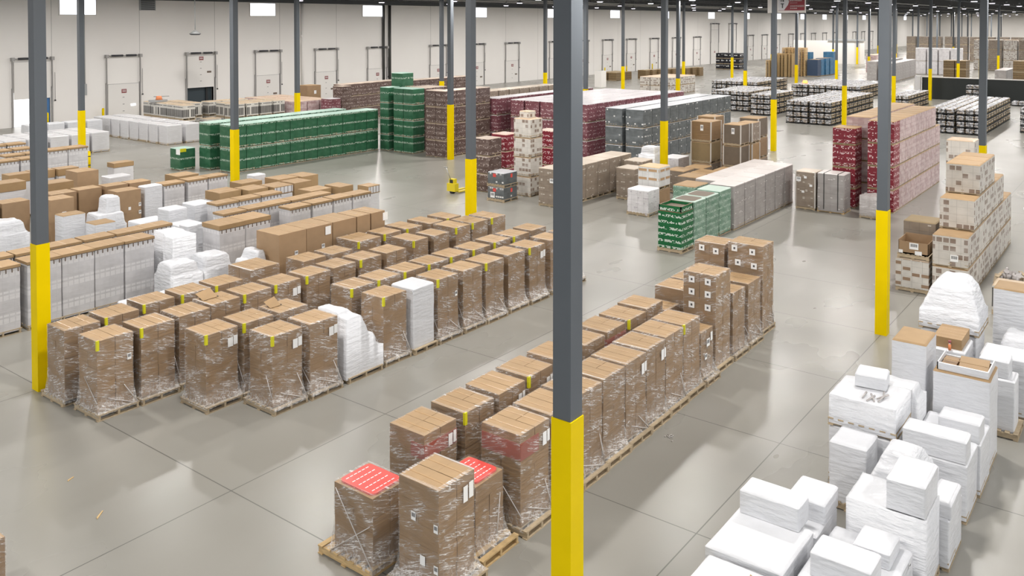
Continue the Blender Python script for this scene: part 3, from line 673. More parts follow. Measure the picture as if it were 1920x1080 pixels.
# mixed far end of the centre row
LQ = lambda z: [('x', -.22, z, .15, .15, 2), ('x', .2, z, .15, .15, 2)]
tower(18.50, 8.55, 'short brown carton load covered with white papers near a tall tower', CB, w_=.66, d_=.62, h=1.2, pw=.74, pd=1.0, nl=3, tape=False, lab=[('y', .02, .9, .16, .18, 1), ('y', .2, 1.0, .1, .2, 0), ('y', -.1, .6, .12, .14, 1)], seed=1)
tower(19.34, 8.56, 'tall brown carton tower with rows of white square labels, aisle side', CB, w_=.84, d_=.84, h=2.33, pw=.92, pd=1.02, nl=7, tape=False, lab=LQ(2.16)+LQ(1.86)+LQ(1.54), seed=2, oy=-.0, skirt=False)
tower(20.36, 8.56, 'brown carton tower just beyond the tall white-labelled tower', CB, w_=.76, d_=.80, pw=.9, pd=1.02, tape=False, seed=3)
tower(21.34, 8.56, 'brown carton tower with clean cardboard top near centre row far end', CB, w_=.82, d_=.80, h=1.66, pw=.90, pd=1.0, tape=False, seed=4)
tower(22.38, 8.58, 'tallest carton stack closing the centre row far end, orange carton tops', CB, w_=.78, d_=.98, h=2.40, pw=.94, pd=1.02, nl=7, tape=False, lab=[('x', .3, 2.25, .16, .16, 2), ('x', -.2, 2.22, .16, .16, 2), ('x', .2, 1.88, .16, .16, 2), ('x', -.25, 1.85, .16, .16, 2)], seed=0, top='lid', ox=.06)
tower(18.98, 9.66, 'low brown carton load behind the tall white-labelled tower', CB, w_=.66, d_=.78, h=1.38, pw=.78, pd=.95, nl=4, tape=False, seed=1)
tower(19.82, 9.62, 'brown carton tower, full height, just left of tall white-labelled tower', CB, w_=.80, d_=.82, pw=.88, pd=1.0, tape=False, seed=2)
tower(20.72, 9.66, 'brown carton tower tucked behind the tall white-labelled tower', CB, w_=.80, d_=.80, pw=.88, pd=1.0, tape=False, seed=3)
tower(21.62, 9.68, 'brown carton tower below the far pair of tall stacks', CB, w_=.72, d_=.80, pw=.78, pd=1.0, tape=False, seed=6)
tower(22.45, 9.70, 'tall carton stack with two white square labels, behind the tallest stack', CB, w_=.80, d_=.88, h=2.26, pw=.96, pd=1.0, nl=7, tape=False, lab=[('x', -.2, 2.06, .16, .16, 2), ('x', .22, 2.1, .16, .16, 2)], seed=7)
b = MB(); b.box(-.3, .3, -.3, .3, 0, .12, M['wood'])
tower(4.62, 13.25, 'brown carton tower cut by the left edge of the picture', None, w_=.80, d_=.80, h=1.0, pw=.92, pd=1.0, tape=False, nl=3, seed=3)
# ------------------------------------------------------------------ white wrapped goods on the right
WG = 'white wrapped pallets on the right'
def wb(X, Y, w_, d_, h, label, z=0, seed=0, rz=0., pal=None, side='white', top=None, lab=None, amp=.010, pw=None, pd=None, name=None, cat='pallet load'):
    return block(X, Y, w_, d_, h, side, label, WG, name or ('white_wrapped_load' if pal else 'white_wrapped_box'), top, z+.006 if z else 0, pal, pw, pd, seed, 0., amp, rz, cat, .025, lab)
def wbox(*a, **k): return wb(*a, cat='box', **k)
wb(11.35, 4.05, 1.28, 1.12, .98, 'wide white wrapped load with a broad flat top nearest the camera', pal='wood', seed=1)
wbox(12.42, 4.2, .46, .9, .36, 'long white box standing on the broad flat white load', z=.98, seed=2)
t = wb(10.55, 4.1, .74, .98, .92, 'white wrapped load with a torn brown patch, nearest the camera', pal='wood', seed=3)
b = MB(); b.prism([(.02, -.40), (.16, -.36), (.26, -.16), (.10, -.20)], .921, .925, M['lid']); obj('torn_patch', b, t)
wb(9.5, 3.9, .98, 1.2, .8, 'low white wrapped load cut by the bottom edge of the picture', pal='wood', seed=5)
wb(11.35, 2.9, .98, 1.06, .86, 'white wrapped load under two white boxes near the bottom edge', pal='wood', seed=6)
wbox(11.75, 3.02, .52, .80, .33, 'larger white box atop the load near the bottom edge', z=.86, seed=4)
wb(12.42, 2.85, .9, 1.1, .78, 'white wrapped load with stencilled top, before the tall step-shaped load', pal='wood', seed=7, lab=(('y', .2, .7, .08, .06, 1),))
wbox(12.62, 3.0, .58, .5, .23, 'small white box atop the load before the tall step-shaped load', z=.78, seed=1)
wb(12.78, 4.06, 1.02, 1.05, .8, 'white wrapped load beneath a white box, left of the step-shaped load', pal='wood', seed=8)
wbox(13.16, 4.06, .70, .58, .30, 'square white box on load left of the step-shaped load', z=.8, seed=3)
drape(13.42, 2.70, .90, 1.12, [(0, 1, 0, 1, 1.20)], 'white sheeted load with crumpled film carrying the tallest front box', WG, 'sheeted_pallet_load', 'white2', seed=5, n=24, sag=.015)
wbox(13.44, 2.72, .86, .54, .46, 'big white box standing upright on the crumpled sheeted load', z=1.22, seed=2)
wb(14.42, 2.58, 1.0, 1.15, .8, 'white wrapped base load beneath a rounded dome of sheet', pal='wood', seed=3)
drape(14.44, 2.92, .96, .82, [(0, 1, 0, 1, .32), (.06, .94, .08, .94, .5), (.2, .85, .2, .85, .66), (.3, .75, .3, .75, .72)], 'rounded white sheet humped like a dome on a base load', WG, 'white_sheet_dome', 'white2', z=.81, seed=6, soft=2, pal=None)
wbox(14.46, 2.56, .8, .32, .22, 'flat white box lying beside the rounded dome', z=.8, seed=3)
wb(15.97, 2.60, 1.0, 1.06, 1.0, 'white wrapped load carrying one long white box', pal='wood', seed=9)
wbox(15.98, 2.62, .46, 1.0, .38, 'long white box along the front edge of white load', z=1.0, seed=5)
wb(15.2, 4.0, .72, .62, 1.15, 'narrow tall white wrapped load standing before the two-tier load', pal='wood', pw=.8, pd=.95, seed=10)
wb(16.08, 3.76, 1.05, 1.14, 1.02, 'lower white wrapped load of a two-tier white stack', pal='wood', seed=11)
drape(16.06, 3.74, 1.08, 1.16, [(0, 1, 0, 1, .56)], 'upper white sheeted load with crumpled plastic on its top', WG, 'sheeted_pallet_load', 'white2', z=1.03, seed=12, sag=.012)
wbox(16.72, 4.1, .5, .55, .24, 'tilted white box lying on upper crumpled white load', z=1.60, seed=6, rz=.12)
b = MB()
R = random.Random(3)
for i in range(6):
    x, y = R.uniform(-.16, .16), R.uniform(-.35, .25); b.cyl((x-.12, y, .012), (x+.12, y+R.uniform(-.16, .16), .035), .012, .02, M['crumple'], 6)
tag(obj('film_scrap', b, None, (16.4, 4.1, 1.60)), 'scrap of crumpled clear film on the upper white load', 'film scrap')
drape(17.22, 3.62, .66, .72, [(0, 1, 0, 1, 1.35), (0, .8, .1, 1, 1.56)], 'narrow white sheeted load right of two-tier white stack', WG, 'sheeted_pallet_load', 'white', seed=13)
wb(17.02, 2.56, .98, 1.04, .95, 'white wrapped base load below a rounded narrow box', pal='wood', seed=14)
wbox(17.04, 2.58, .5, .68, .34, 'narrow rounded white box before the open carton load', z=.95, seed=7)
wb(18.10, 2.58, .92, .98, 1.72, 'tall white wrapped load with open brown cartons at its top', pal='wood', seed=15, top='lid')
b = MB(); b.box(-.40, -.36, -.43, .43, 0, .13, M['white']); b.box(-.40, .40, -.45, -.43, 0, .13, M['white']); b.box(-.40, .40, .41, .43, 0, .13, M['white']); b.box(.36, .40, -.43, .43, 0, .05, M['white'])
b.box(-.32, .34, -.4, .1, .0, .10, M['cardtop'], ang=.1); b.box(-.3, .3, .14, .40, 0, .05, M['card']); b.box(-.05, .0, -.4, .38, .10, .105, M['lid'])
obj('open_cartons', b, COL.objects[-1].parent if False else t, (0, 0, 0)) if False else tag(obj('open_carton_tray', b, None, (18.56, 3.07, 1.722)), 'open brown cartons inside a white tray on tall load', 'carton tray')
wb(18.30, 3.72, .92, .64, 2.08, 'tallest white wrapped tower with a brown cardboard top', pal='wood', pw=.98, pd=.9, seed=16, top='lid')
wb(19.9, 2.40, .62, .84, 1.15, 'white wrapped load at right under a small white box', pal='wood', seed=17, pw=.86, pd=1.0)
wbox(19.96, 2.52, .56, .54, .35, 'small white box on the narrow right hand load', z=1.15, seed=8)
wb(20.56, 3.42, 1.0, .90, 1.30, 'white wrapped load carrying a striped brown carton', pal='wood', seed=18)
b = MB(); b.box(-.46, .46, -.28, .28, 0, .22, M['lid'], M['cardtop'])
for i in range(5): b.box(-.40+i*.2, -.38+i*.2, -.281, .281, .219, .2215, M['tape'])
for i in range(5): b.box(.46, .463, -.24+i*.11, -.18+i*.11, .03, .2, M['paper'])
o = tag(obj('carton', b, None, (21.12, 3.78, 1.304)), 'brown carton with striped white side on a white load', 'carton')
wb(21.9, 3.42, 1.15, 1.15, 1.25, 'white load under the great domed white sheet', pal='wood', seed=19)
drape(21.86, 3.36, 1.25, 1.25, [(0, 1, 0, 1, .42), (.08, .95, .05, .95, .72), (.22, .95, .15, .85, .98), (.55, .95, .25, .75, 1.14)], 'great domed white sheet heaped over goods on upper pallet', WG, 'sheeted_pallet_load', 'white2', z=1.26, seed=20, soft=2, sag=.03)
wb(23.60, 2.35, .80, .98, 2.0, 'tall white wrapped load with brown top beside cardboard waste', pal='wood', seed=21, top='lid')
drape(22.0, 2.05, 1.3, 1.1, [(0, 1, 0, 1, .5), (.1, 1, .1, .95, .85), (.3, 1, .2, .85, 1.2)], 'slumped white sheeted heap at the right picture edge', WG, 'sheeted_pallet_load', 'white2', seed=22, soft=2, sag=.04)
wb(20.95, 2.25, .8, .95, 1.25, 'white wrapped load cut by the right picture edge', pal='wood', seed=23)
b = MB(); b.cyl((0, 0, 0), (0, 0, .12), .03, .03, M['orange'], 10); b.cyl((0, 0, .12), (0, 0, .15), .018, .018, M['paper'], 8); b.cyl((0, 0, .15), (0, 0, .2), .03, .03, M['sred'], 8)
tag(obj('bottle', b, None, (20.58, 3.72, 1.303)), 'small orange bottle on the load beside the brown carton', 'bottle')
# ------------------------------------------------------------------ left: white lidded towers and mixed white goods
LG = 'lidded white towers on the left'
def lrow(xs, Y, d_, h, nm, w_=.93, seed0=0, **k):
    for i, X in enumerate(xs):
        ww = min(w_, (xs[i+1]-X-.015) if i+1 < len(xs) else w_)
        slatted(X, Y+.02*((i*7) % 3), ww, d_, h, 'frosted white tower with brown lid, %s from left in %s' % (nth(i), nm), LG, seed0+i, **k)
lrow([7.8, 8.72, 9.64, 10.72, 11.66, 12.60, 13.50], 24.62, .74, 1.87, 'front lidded row')
lrow([8.0, 8.95, 9.93, 10.9, 11.85, 12.86, 13.84, 14.78], 25.72, .62, 1.87, 'second lidded row', seed0=2)
lrow([16.35, 17.36], 24.12, .95, 1.87, 'lidded row beside the big boxes', w_=1.0, lidh=.14)
lrow([19.42, 20.44, 21.45, 22.36], 24.45, .66, 1.87, 'lidded row behind the big boxes', seed0=3)
lrow([17.45, 18.46, 19.38, 20.34, 21.28], 25.5, .62, 1.87, 'long row two behind big boxes', seed0=1)
lrow([18.27, 19.25, 20.25], 27.1, .62, 1.87, 'short lidded row in the middle', seed0=4)
lrow([19.24, 20.32, 21.3], 32.1, .68, 1.87, 'far lidded row near a column', seed0=2)
def bigbox(X, Y, w_, d_, h, label, z=0, side='lid', top='cardtop', pal='wood', grp=None, lab=None, rz=0., seed=0, cat='carton', nx=1, ny=1, nl=1, name=None):
    t = put(name or 'large_carton', label, cat, X, Y, w_, d_, z, grp, rz)
    if pal: obj('wooden_pallet', pallet(w_, d_), t)
    obj('carton_body', cartons(w_, d_, h, nx, ny, nl, side, top, seed, PH if pal else 0.0, gap=.008), t)
    paste(t, lab, w_, d_, .006)
    return t
BG = 'large plain cartons beside the left block'
for i, (X, w_) in enumerate(((16.15, 1.02), (17.19, 1.02), (18.22, .98), (19.24, .58), (19.86, .62))):
    bigbox(X, 20.86, w_, 1.08 if i < 3 else .98, 2.1, 'large plain brown carton, %s of the run beside left block' % nth(i), side='card', grp=BG, lab=[('y', .12, 1.45, .12, .14, 1)] + ([('y', .32, 1.9, .22, .26, 0)] if i in (1, 4) else []), seed=i)
# box-lidded loads and brown cartons further back
def capped(X, Y, w_, d_, h, caph, label, seed=0, body='frost', slots=0):
    t = put('capped_pallet_load', label, 'pallet load', X, Y, w_, d_, 0, 'white loads capped with brown cartons')
    obj('wooden_pallet', pallet(w_, d_), t)
    obj('wrapped_load', solid(w_-.02, d_-.02, h-caph, body, None, PH, .02, .01, seed % 4), t)
    b = MB(); b.box(-w_/2, w_/2, -d_/2, d_/2, h-caph, h, M['lid'], M['cardtop']); b.box(-w_/2+.02, w_/2-.02, -.02, .02, h, h+.001, M['tape'])
    if slots:
        b.box(-w_/2+.01, w_/2-.01, -d_/2-.004, -d_/2, h-caph+.03, h-.03, M['frost'])
        for i in range(slots): u = -w_/2+w_*(i+.6)/slots; b.box(u-.014, u+.014, -d_/2-.007, -d_/2, h-caph+.02, h-.02, M['slot'])  # dark strips on the cap painted as shaded slots
    obj('carton_cap', b, t); return t
capped(23.75, 25.1, .62, .62, 1.9, .3, 'white load capped by slotted brown carton at the far right corner', 1, slots=4)
capped(23.0, 25.92, .7, .9, 1.9, .3, 'white load capped by plain brown carton, next to corner load', 2)
capped(21.9, 26.3, 1.0, .8, 1.86, .22, 'white load capped by long brown carton behind the corner loads', 3)
capped(19.42, 28.6, .95, .95, 1.9, .32, 'white load capped by deep brown carton, first in middle row', 1)
capped(20.42, 28.2, .92, .95, 1.9, .3, 'white load capped by brown carton, second in middle row', 2)
capped(21.4, 27.9, .9, .95, 1.9, .3, 'white load capped by slotted brown carton, third in middle row', 3, slots=5)
capped(20.45, 33.1, 1.0, .95, 1.9, .28, 'white load capped by brown lid behind the far lidded row', 2)
capped(20.5, 38.3, .95, .62, 1.93, .2, 'lone white load capped by long brown carton on open floor', 3)
capped(16.4, 35.7, 1.0, .9, 1.9, .34, 'white load capped by brown carton near the first column', 1)
capped(15.2, 37.2, 1.0, .9, 1.9, .34, 'white load capped by brown carton at left picture edge', 2)
capped(16.3, 39.0, .95, .7, 1.9, .34, 'white load capped by long carton left of the first column', 1)
capped(17.3, 39.1, .95, .7, 1.9, .34, 'white load capped by long carton hidden by the column', 3)
capped(18.3, 38.9, .9, .7, 1.9, .3, 'white load capped by long thin carton right of the column', 3)
bigbox(18.15, 36.9, .92, 1.05, 2.0, 'large plain brown carton with reddish top beyond the first column', side='card', seed=1)
for i, (X, Y, w_, d_, h) in enumerate(((22.55, 29.1, 1.0, .95, 1.9), (23.6, 28.9, .85, 1.0, 1.9), (21.1, 29.6, 1.0, .8, 1.9), (22.45, 28.0, .9, .9, 1.9))):
    bigbox(X, Y, w_, d_, h, 'plain brown carton load, %s of the group behind the capped loads' % nth(i), grp='plain carton loads behind the capped loads', seed=i)
wbx = lambda X, Y, w_, d_, h, label, seed=0, **k: block(X, Y, w_, d_, h, k.pop('side', 'white'), label, 'white wrapped goods on the left', 'white_wrapped_load', seed=seed, **k)
wbx(22.5, 30.7, .6, .5, 1.92, 'small white cube topping goods behind brown cartons', 1)
wbx(18.39, 32.05, .76, .5, 1.9, 'tall plain white tower right of a tall brown carton', 2)
bigbox(17.2, 31.9, .95, .75, 1.9, 'tall brown carton with white papers near the white heap', lab=[('y', .0, 1.2, .1, .12, 0), ('y', .42, 1.3, .1, .14, 1), ('y', .42, 1.0, .1, .14, 1)], side='card', seed=2, nl=2)
wbx(18.75, 35.4, .95, .7, 1.86, 'white wrapped tower standing past the long brown cartons', 3, side='frost')
wbx(17.9, 27.9, .8, .8, 1.8, 'white wrapped load beside the short lidded row', 4)
wbx(16.7, 27.6, .72, .7, 1.86, 'white wrapped tower left of the short lidded row', 1)
wbx(15.92, 25.2, .38, .5, 1.8, 'slim white wrapped load squeezed beside the lidded row', 2)
wbx(16.5, 26.4, .8, .9, 1.5, 'medium white wrapped load between lidded rows', 3)
wbx(16.55, 29.2, 1.1, .8, 1.2, 'low white wrapped load below the tall brown carton', 5)
wbx(15.3, 29.9, .75, .7, 1.3, 'low white load with open carton top before the heap', 1, top='lid')
wbx(14.72, 31.0, .80, .62, 1.55, 'white wrapped load with open brown top beside the column', 2, top='lid')
drape(15.9, 30.9, 1.1, 1.05, [(0, 1, 0, 1, .9), (.05, .95, .05, .9, 1.35), (.5, .95, .3, .9, 1.9)], 'crumpled white sheeted heap with a knob on top', 'white wrapped goods on the left', seed=4, soft=1, sag=.03)
drape(12.6, 31.9, 1.4, 1.1, [(0, 1, 0, 1, 1.0), (.1, .9, .1, .9, 1.45)], 'sagging white sheeted heap left of the first column', 'white wrapped goods on the left', seed=7, soft=2, sag=.03)
wbx(13.0, 29.4, 1.3, .8, .55, 'flat white wrapped load low on the floor at left', 3)
drape(14.7, 24.12, .82, 1.0, [(0, 1, 0, .5, 1.74), (0, 1, 0, 1, 1.80), (.0, .9, .45, 1, 1.9)], 'white wrapped load with rounded step beside front lidded row', 'white wrapped goods on the left', seed=9, sag=.02)
drape(13.95, 22.9, 1.0, .95, [(0, 1, 0, 1, .95), (.05, .9, .15, .95, 1.3)], 'crumpled white heap behind the brown towers, first from left', 'white wrapped goods on the left', seed=10, soft=2, sag=.03)
drape(15.0, 22.9, 1.0, .95, [(0, 1, 0, 1, .9), (.1, .95, .1, .9, 1.32)], 'crumpled white heap behind the brown towers, second from left', 'white wrapped goods on the left', seed=11, soft=2, sag=.03)
drape(15.1, 21.1, .95, 1.0, [(0, 1, 0, 1, .9), (.4, 1, .2, 1, 1.35), (.7, 1, .3, 1, 1.6)], 'white sheet rising against the large plain cartons', 'white wrapped goods on the left', seed=12, soft=2)
wbx(12.05, 21.7, .82, .75, .9, 'low white wrapped box behind brown towers, first from left', 1)
wbx(13.2, 21.6, .80, .75, .9, 'low white wrapped box behind brown towers, second from left', 2)
for i, (X, Y, w_, d_, h) in enumerate(((12.6, 33.3, 1.0, .95, 1.87), (13.65, 33.25, .95, .8, 1.87), (15.0, 32.5, .85, .85, 1.87), (15.5, 33.5, .95, .8, 1.87), (16.5, 33.45, .9, .7, 1.9), (17.5, 33.3, .9, .7, 1.9), (18.45, 33.25, .9, .7, 1.9))):
    bigbox(X, Y, w_, d_, h, 'plain brown carton load, %s of the long run past the first column' % nth(i), side='card', grp='plain carton loads past the first column', seed=i, lab=[('y', .05, 1.3, .16, .16, 1)] if i in (2,) else None, nl=2)
lrow([17.6, 18.6], 43.2, .9, 1.9, 'row left of first column'); lrow([18.55, 19.55], 44.8, .8, 1.9, 'second row left of first column', seed0=1)
lrow([20.5, 21.55], 44.7, .9, 1.95, 'row right of the first column', w_=1.02, slots=5)
lrow([18.8, 19.85], 46.8, .8, 1.9, 'third row at left edge', seed0=2); lrow([19.4, 20.4], 48.9, .8, 1.9, 'furthest row at left edge', seed0=2)
# ------------------------------------------------------------------ frosted white pallets near the dock wall
FG = 'frosted white pallets near the dock wall'
n_ = 0
for r_, Y in enumerate((54.85, 56.1, 57.4)):
    for i in range(8 if r_ == 0 else 8):
        X = 27.95-1.28*i
        block(X, Y+.02*i, 1.12, 1.12, 1.29, 'frost', 'frosted white pallet by dock wall, %s from the right in %s near file' % (nth(i), nth(r_)), FG, seed=(i+r_) % 4, pw=1.16, pd=1.14)
for r_, X in enumerate((32.75, 34.15)):
    for i in range(8):
        block(X, 54.15+1.26*i, 1.1, 1.08, 1.33, 'frost', 'frosted white pallet by dock wall, %s going back in the %s file right' % (nth(i), nth(r_)), FG, seed=(i+r_) % 4, pw=1.14, pd=1.12)
for i in range(4): block(31.0-1.3*i, 61.5+.1*i, 1.1, 1.08, 1.33, 'white', 'bright white pallet behind the frosted pallets, %s from the right' % nth(i), FG, seed=i % 4)
# slatted cartons, pink rows
SG = 'slatted white cartons stacked near the dock wall'
def slat2(X, Y, label, w_=1.06, d_=1.04, h=1.1, tiers=2, side='crate', top=None):
    for t_ in range(tiers): block(X, Y, w_, d_, h, side, label + (', lower tier' if t_ == 0 else ', upper tier' if tiers == 2 else ', %s tier' % nth(t_)), SG, z=(h+.004)*t_, r=.01, amp=.003)
for i in range(5): slat2(36.3+.06*i, 58.0+1.18*i, 'slatted white cartons, %s back in the left file' % nth(i))
for i in range(3): slat2(37.75+.03*i, 59.3+1.2*i, 'slatted white cartons, %s back in the second file' % nth(i))
for i in range(4): slat2(39.2+1.25*i, 56.0-.0*i, 'slatted white cartons, %s along the front file' % nth(i))
for i in range(4): slat2(39.4+1.25*i, 57.4, 'slatted white cartons, %s along the second file' % nth(i))
for i in range(3): slat2(39.3+1.25*i, 59.2, 'slatted white cartons, %s along the back file' % nth(i))
block(37.75, 57.0, 1.15, 1.1, 1.15, 'crate', 'single slatted white carton pallet standing before the front file', SG, r=.01, amp=.003)
b = MB(); b.box(-.6, .5, -.4, .4, 0, .16, M['elec']); o = tag(obj('flat_carton', b, None, (36.9, 62.2, 2.22)), 'grey flat carton on top of the slatted cartons', 'carton')
b = MB(); b.cyl((-.5, 0, .26), (.9, .2, .20), .03, .03, M['elec'], 6); b.cyl((-.1, -.05, .0), (-.1, -.05, .28), .26, .19, M['orange'], 9)
tag(obj('cloth_bundle', b, None, (37.0, 62.2, 2.384)), 'orange cloth bundle and pole on the grey flat carton', 'bundle')
PG = 'pink film-wrapped rows near the dock wall'
for r_ in range(3):
    for i in range(5):
        block(44.5+1.28*r_, 55.3+1.35*i, 1.15, 1.2, 2.05, 'pink', 'pink frosted carton pallet, %s back in the %s pink file' % (nth(i), nth(r_)), PG, r=.01, amp=.004)
# ------------------------------------------------------------------ green block
GG = 'green carton pallets in the double green row'
for i in range(11):
    X = 28.85+1.02*i
    for t_ in range(2):
        block(X, 41.38, .99, 1.06, 1.335, 'green', 'green carton pallet, %s along the front green row, %s tier' % (nth(i), ('lower', 'upper')[t_]), GG, z=1.339*t_, r=.01, amp=.005, seed=i % 4)
    if i < 10: block(X-.15, 43.15, .99, 1.06, 1.335, 'green', 'green carton pallet, %s along the second green row, upper tier' % nth(i), GG, z=1.339, r=.01, amp=.005, seed=i % 4)
    if i < 10: block(X-.15, 43.15, .99, 1.06, 1.335, 'green', 'green carton pallet, %s along the second green row, lower tier' % nth(i), GG, r=.01, amp=.005, seed=(i+1) % 4)
t = block(27.55, 44.3, .95, 1.0, 1.23, 'green', 'single green carton pallet apart from the green rows, yellow sticker', None, r=.01, amp=.005)
b = MB(); b.box(-.48, -.1, -.51, -.50, 1.05, 1.24, M['ytape']); b.box(-.482, -.478, -.5, -.1, .9, 1.2, M['paper']); obj('sticker', b, t)
# four-high end stacks
HG = 'four-high end stacks beyond the green rows'
FT = ('floor tier', 'second tier', 'third tier', 'top tier')
for nm, X, Y, d_, mat, ts in (('green stack hugging the green row', 40.05, 40.42, .78, 'green', 4), ('green stack, left of green pair', 40.05, 39.12, .84, 'green', 4), ('green stack, right of green pair', 40.05, 38.24, .84, 'green', 4), ('brown printed stack, left of pair', 40.0, 36.3, .80, 'brownprint', 4), ('brown printed stack, right of pair', 40.0, 35.47, .80, 'brownprint', 4)):
    for t_ in range(ts): block(X, Y, 1.05, d_, 1.03, mat, 'carton pallet, %s, in the %s' % (FT[t_], nm), HG, z=1.034*t_, r=.01, amp=.004, seed=t_)
for i in range(1, 4):
    for t_ in range(4): block(40.0+1.12*i, 35.5, 1.08, 1.0, 1.03, 'brownprint', 'brown printed carton pallet, %s, %s stack behind the brown pair' % (FT[t_], nth(i-1)), HG, z=1.034*t_, r=.01, amp=.004, seed=t_)
for i in range(2):
    block(41.2+1.1*i, 38.3, 1.05, 1.7, 4.12, 'brownprint', 'tall wrapped green and brown stack behind the green pair, %s back' % nth(i), HG, r=.01, amp=.004)
block(41.2, 40.3, 1.05, 1.0, 1.0, 'green', 'green carton pallet topping the stack behind green end stack', HG, z=4.004, r=.01, amp=.004)
block(41.2, 40.3, 1.05, 1.0, 4.0, 'green', 'tall green wrapped stack behind the green end stack', HG, r=.01, amp=.004)
# maroon-brown rows behind the greens
MG = 'brown maroon stacks behind the green rows'
for i in range(6):
    for t_ in range(3):
        block(49.4+1.25*i, 55.2+.1*i, 1.2, 1.2, 1.04, 'brownprint', 'maroon carton pallet behind greens, %s along, %s' % (nth(i), ('floor tier', 'middle tier', 'top tier')[t_]), MG, z=1.044*t_, r=.01, amp=.004)
for i in range(7): block(56.9+1.25*i, 54.6, 1.2, 1.2, 3.1, 'brownprint', 'tall maroon wrapped stack far behind greens, %s along' % nth(i), MG, r=.01, amp=.004)
for i in range(9): block(47.0+1.3*i, 39.8, 1.2, 1.2, 3.3, 'tanwrap', 'tall tan wrapped stack beyond the brown end stacks, %s along' % nth(i), MG, r=.01, amp=.004)
block(48.2, 54.0, 1.0, 1.1, 3.1, 'brownprint', 'narrow maroon stack beside brown plain boxes', MG, r=.01)
block(46.6, 53.6, 1.1, 1.1, 2.2, 'maroon', 'short maroon wrapped stack with white end beside plain boxes', MG, r=.01)
for t_ in range(2): bigbox(49.6, 60.0, 1.5, 1.3, 1.4, 'plain brown boxed load beside a column, %s tier' % ('lower', 'upper')[t_], z=1.404*t_, side='card', pal='wood', grp='plain brown boxed loads', lab=[('y', .1, .8, .25, .3, 0)])
# maroon block
MR = 'maroon carton stacks in the great maroon block'
mrows = [28.2, 29.4, 30.6, 31.8, 33.0, 35.2]
TT = ('floor tier', 'middle tier', 'top tier')
for j, Y in enumerate(mrows):
    for i in range(10 if j else 11):
        if j == 5 and i == 8: continue
        for t_ in range(3):
            block(44.75+1.2*i, Y, 1.14, 1.08 if j not in (4,) else 1.03, 1.12, 'maroon', 'maroon pallet, %s deep in file %s of maroon block, %s' % (nth(i), nth(j), TT[t_]), MR, z=1.124*t_, r=.01, amp=.004, seed=(i+t_) % 4)
# grey block
YG = 'dark grey carton stacks in the grey block'
for j, Y in enumerate((24.35, 25.75)):
    for i in range(11):
        for t_ in range(3):
            block(44.7+1.15*i, Y, 1.11, 1.14, 1.09, 'grey', 'dark grey pallet, %s deep in %s grey file, %s' % (nth(i), ('near', 'far')[j], TT[t_]), YG, z=1.094*t_, r=.01, amp=.004, seed=(i+t_) % 4)
# odd stacks in the middle
for t_ in range(2):
    t = block(31.75, 24.55, 1.02, .95, .68, 'grey', 'dark grey pallet with red stickers, %s of two, near pallet truck' % ('lower', 'upper')[t_], 'dark pallets with red stickers', z=0.684*t_, r=.01, amp=.006, lab=(('x', .18, .3, .26, .26, 1),) if t_ == 0 else None, pw=1.1, pd=1.02)
    b = MB(); b.box(-.52, -.515, -.02, .16, .46, .62, M['sred'].copy() if False else M['redtop']); b.box(.0, .14, -.485, -.48, .42, .6, M['redtop']); obj('red_sticker', b, t)
for t_ in range(4): block(33.55, 24.32, .98, 1.0, .93, 'beige', 'white and brown carton pallet of the tall beige stack, %s' % FT[t_], 'tall beige carton stack', z=0.934*t_, r=.01, amp=.003, pw=1.02, pd=1.02)
block(33.9, 24.7, .6, .55, .32, 'beige', 'half load of white cartons topping the tall beige stack', None, z=3.74, pal=None, r=.01, amp=.002)
for t_ in range(3): block(33.15, 26.55, 1.0, .95, .88, 'brownprint', 'brown wrapped pallet beside yellow pallet truck, %s' % TT[t_], 'brown stack by the pallet truck', z=0.884*t_, r=.01, amp=.006)
for t_ in range(3): block(35.0, 26.9, 1.0, .95, .88, 'maroonraw', 'bright maroon pallet left of the beige stack, %s' % TT[t_], 'bright maroon stack by the beige stack', z=0.884*t_, r=.01, amp=.006)
for t_ in range(3): block(37.2, 25.6, 1.0, .95, .9, 'maroonraw', 'bright maroon pallet right of the beige stack, %s' % TT[t_], 'bright maroon stack right of beige stack', z=0.904*t_, r=.01, amp=.006)
for i in range(6): block(32.28+1.08*i, 21.75, 1.05, 1.2, 1.74, 'tanwrap', 'tan film-wrapped carton load, %s along the tan row mid hall' % nth(i), 'tan wrapped row mid hall', r=.03, seed=i % 4, lab=(('x', -.15, 1.2, .24, .2, 1),) if i == 0 else None)
# pallet truck
t = thing('pallet_truck', 'yellow hand pallet truck with upright handle behind a column', 'pallet truck', (32.0, 27.9, 0), None, -PI/2)
b = MB(); b.box(-.26, .26, -.14, .14, .12, .5, M['jack']); b.box(-.16, .16, -.10, .12, .5, .72, M['jack']); b.box(-.1, .1, -.115, -.10, .52, .68, M['rubber']); obj('body', b, t)
b = MB(); b.box(-.27, -.11, .15, 1.1, .05, .1, M['jack']); b.box(.11, .27, .15, 1.1, .05, .1, M['jack']); obj('forks', b, t)
b = MB(); b.cyl((-.1, -.02, .1), (.1, -.02, .1), .1, .1, M['rubber'], 12); obj('wheel', b, t)
b = MB(); b.cyl((0, -.15, .7), (0, -.5, 1.35), .022, .022, M['chrome'], 8); b.cyl((-.12, -.5, 1.35), (.12, -.5, 1.35), .02, .02, M['chrome'], 8); obj('handle', b, t)
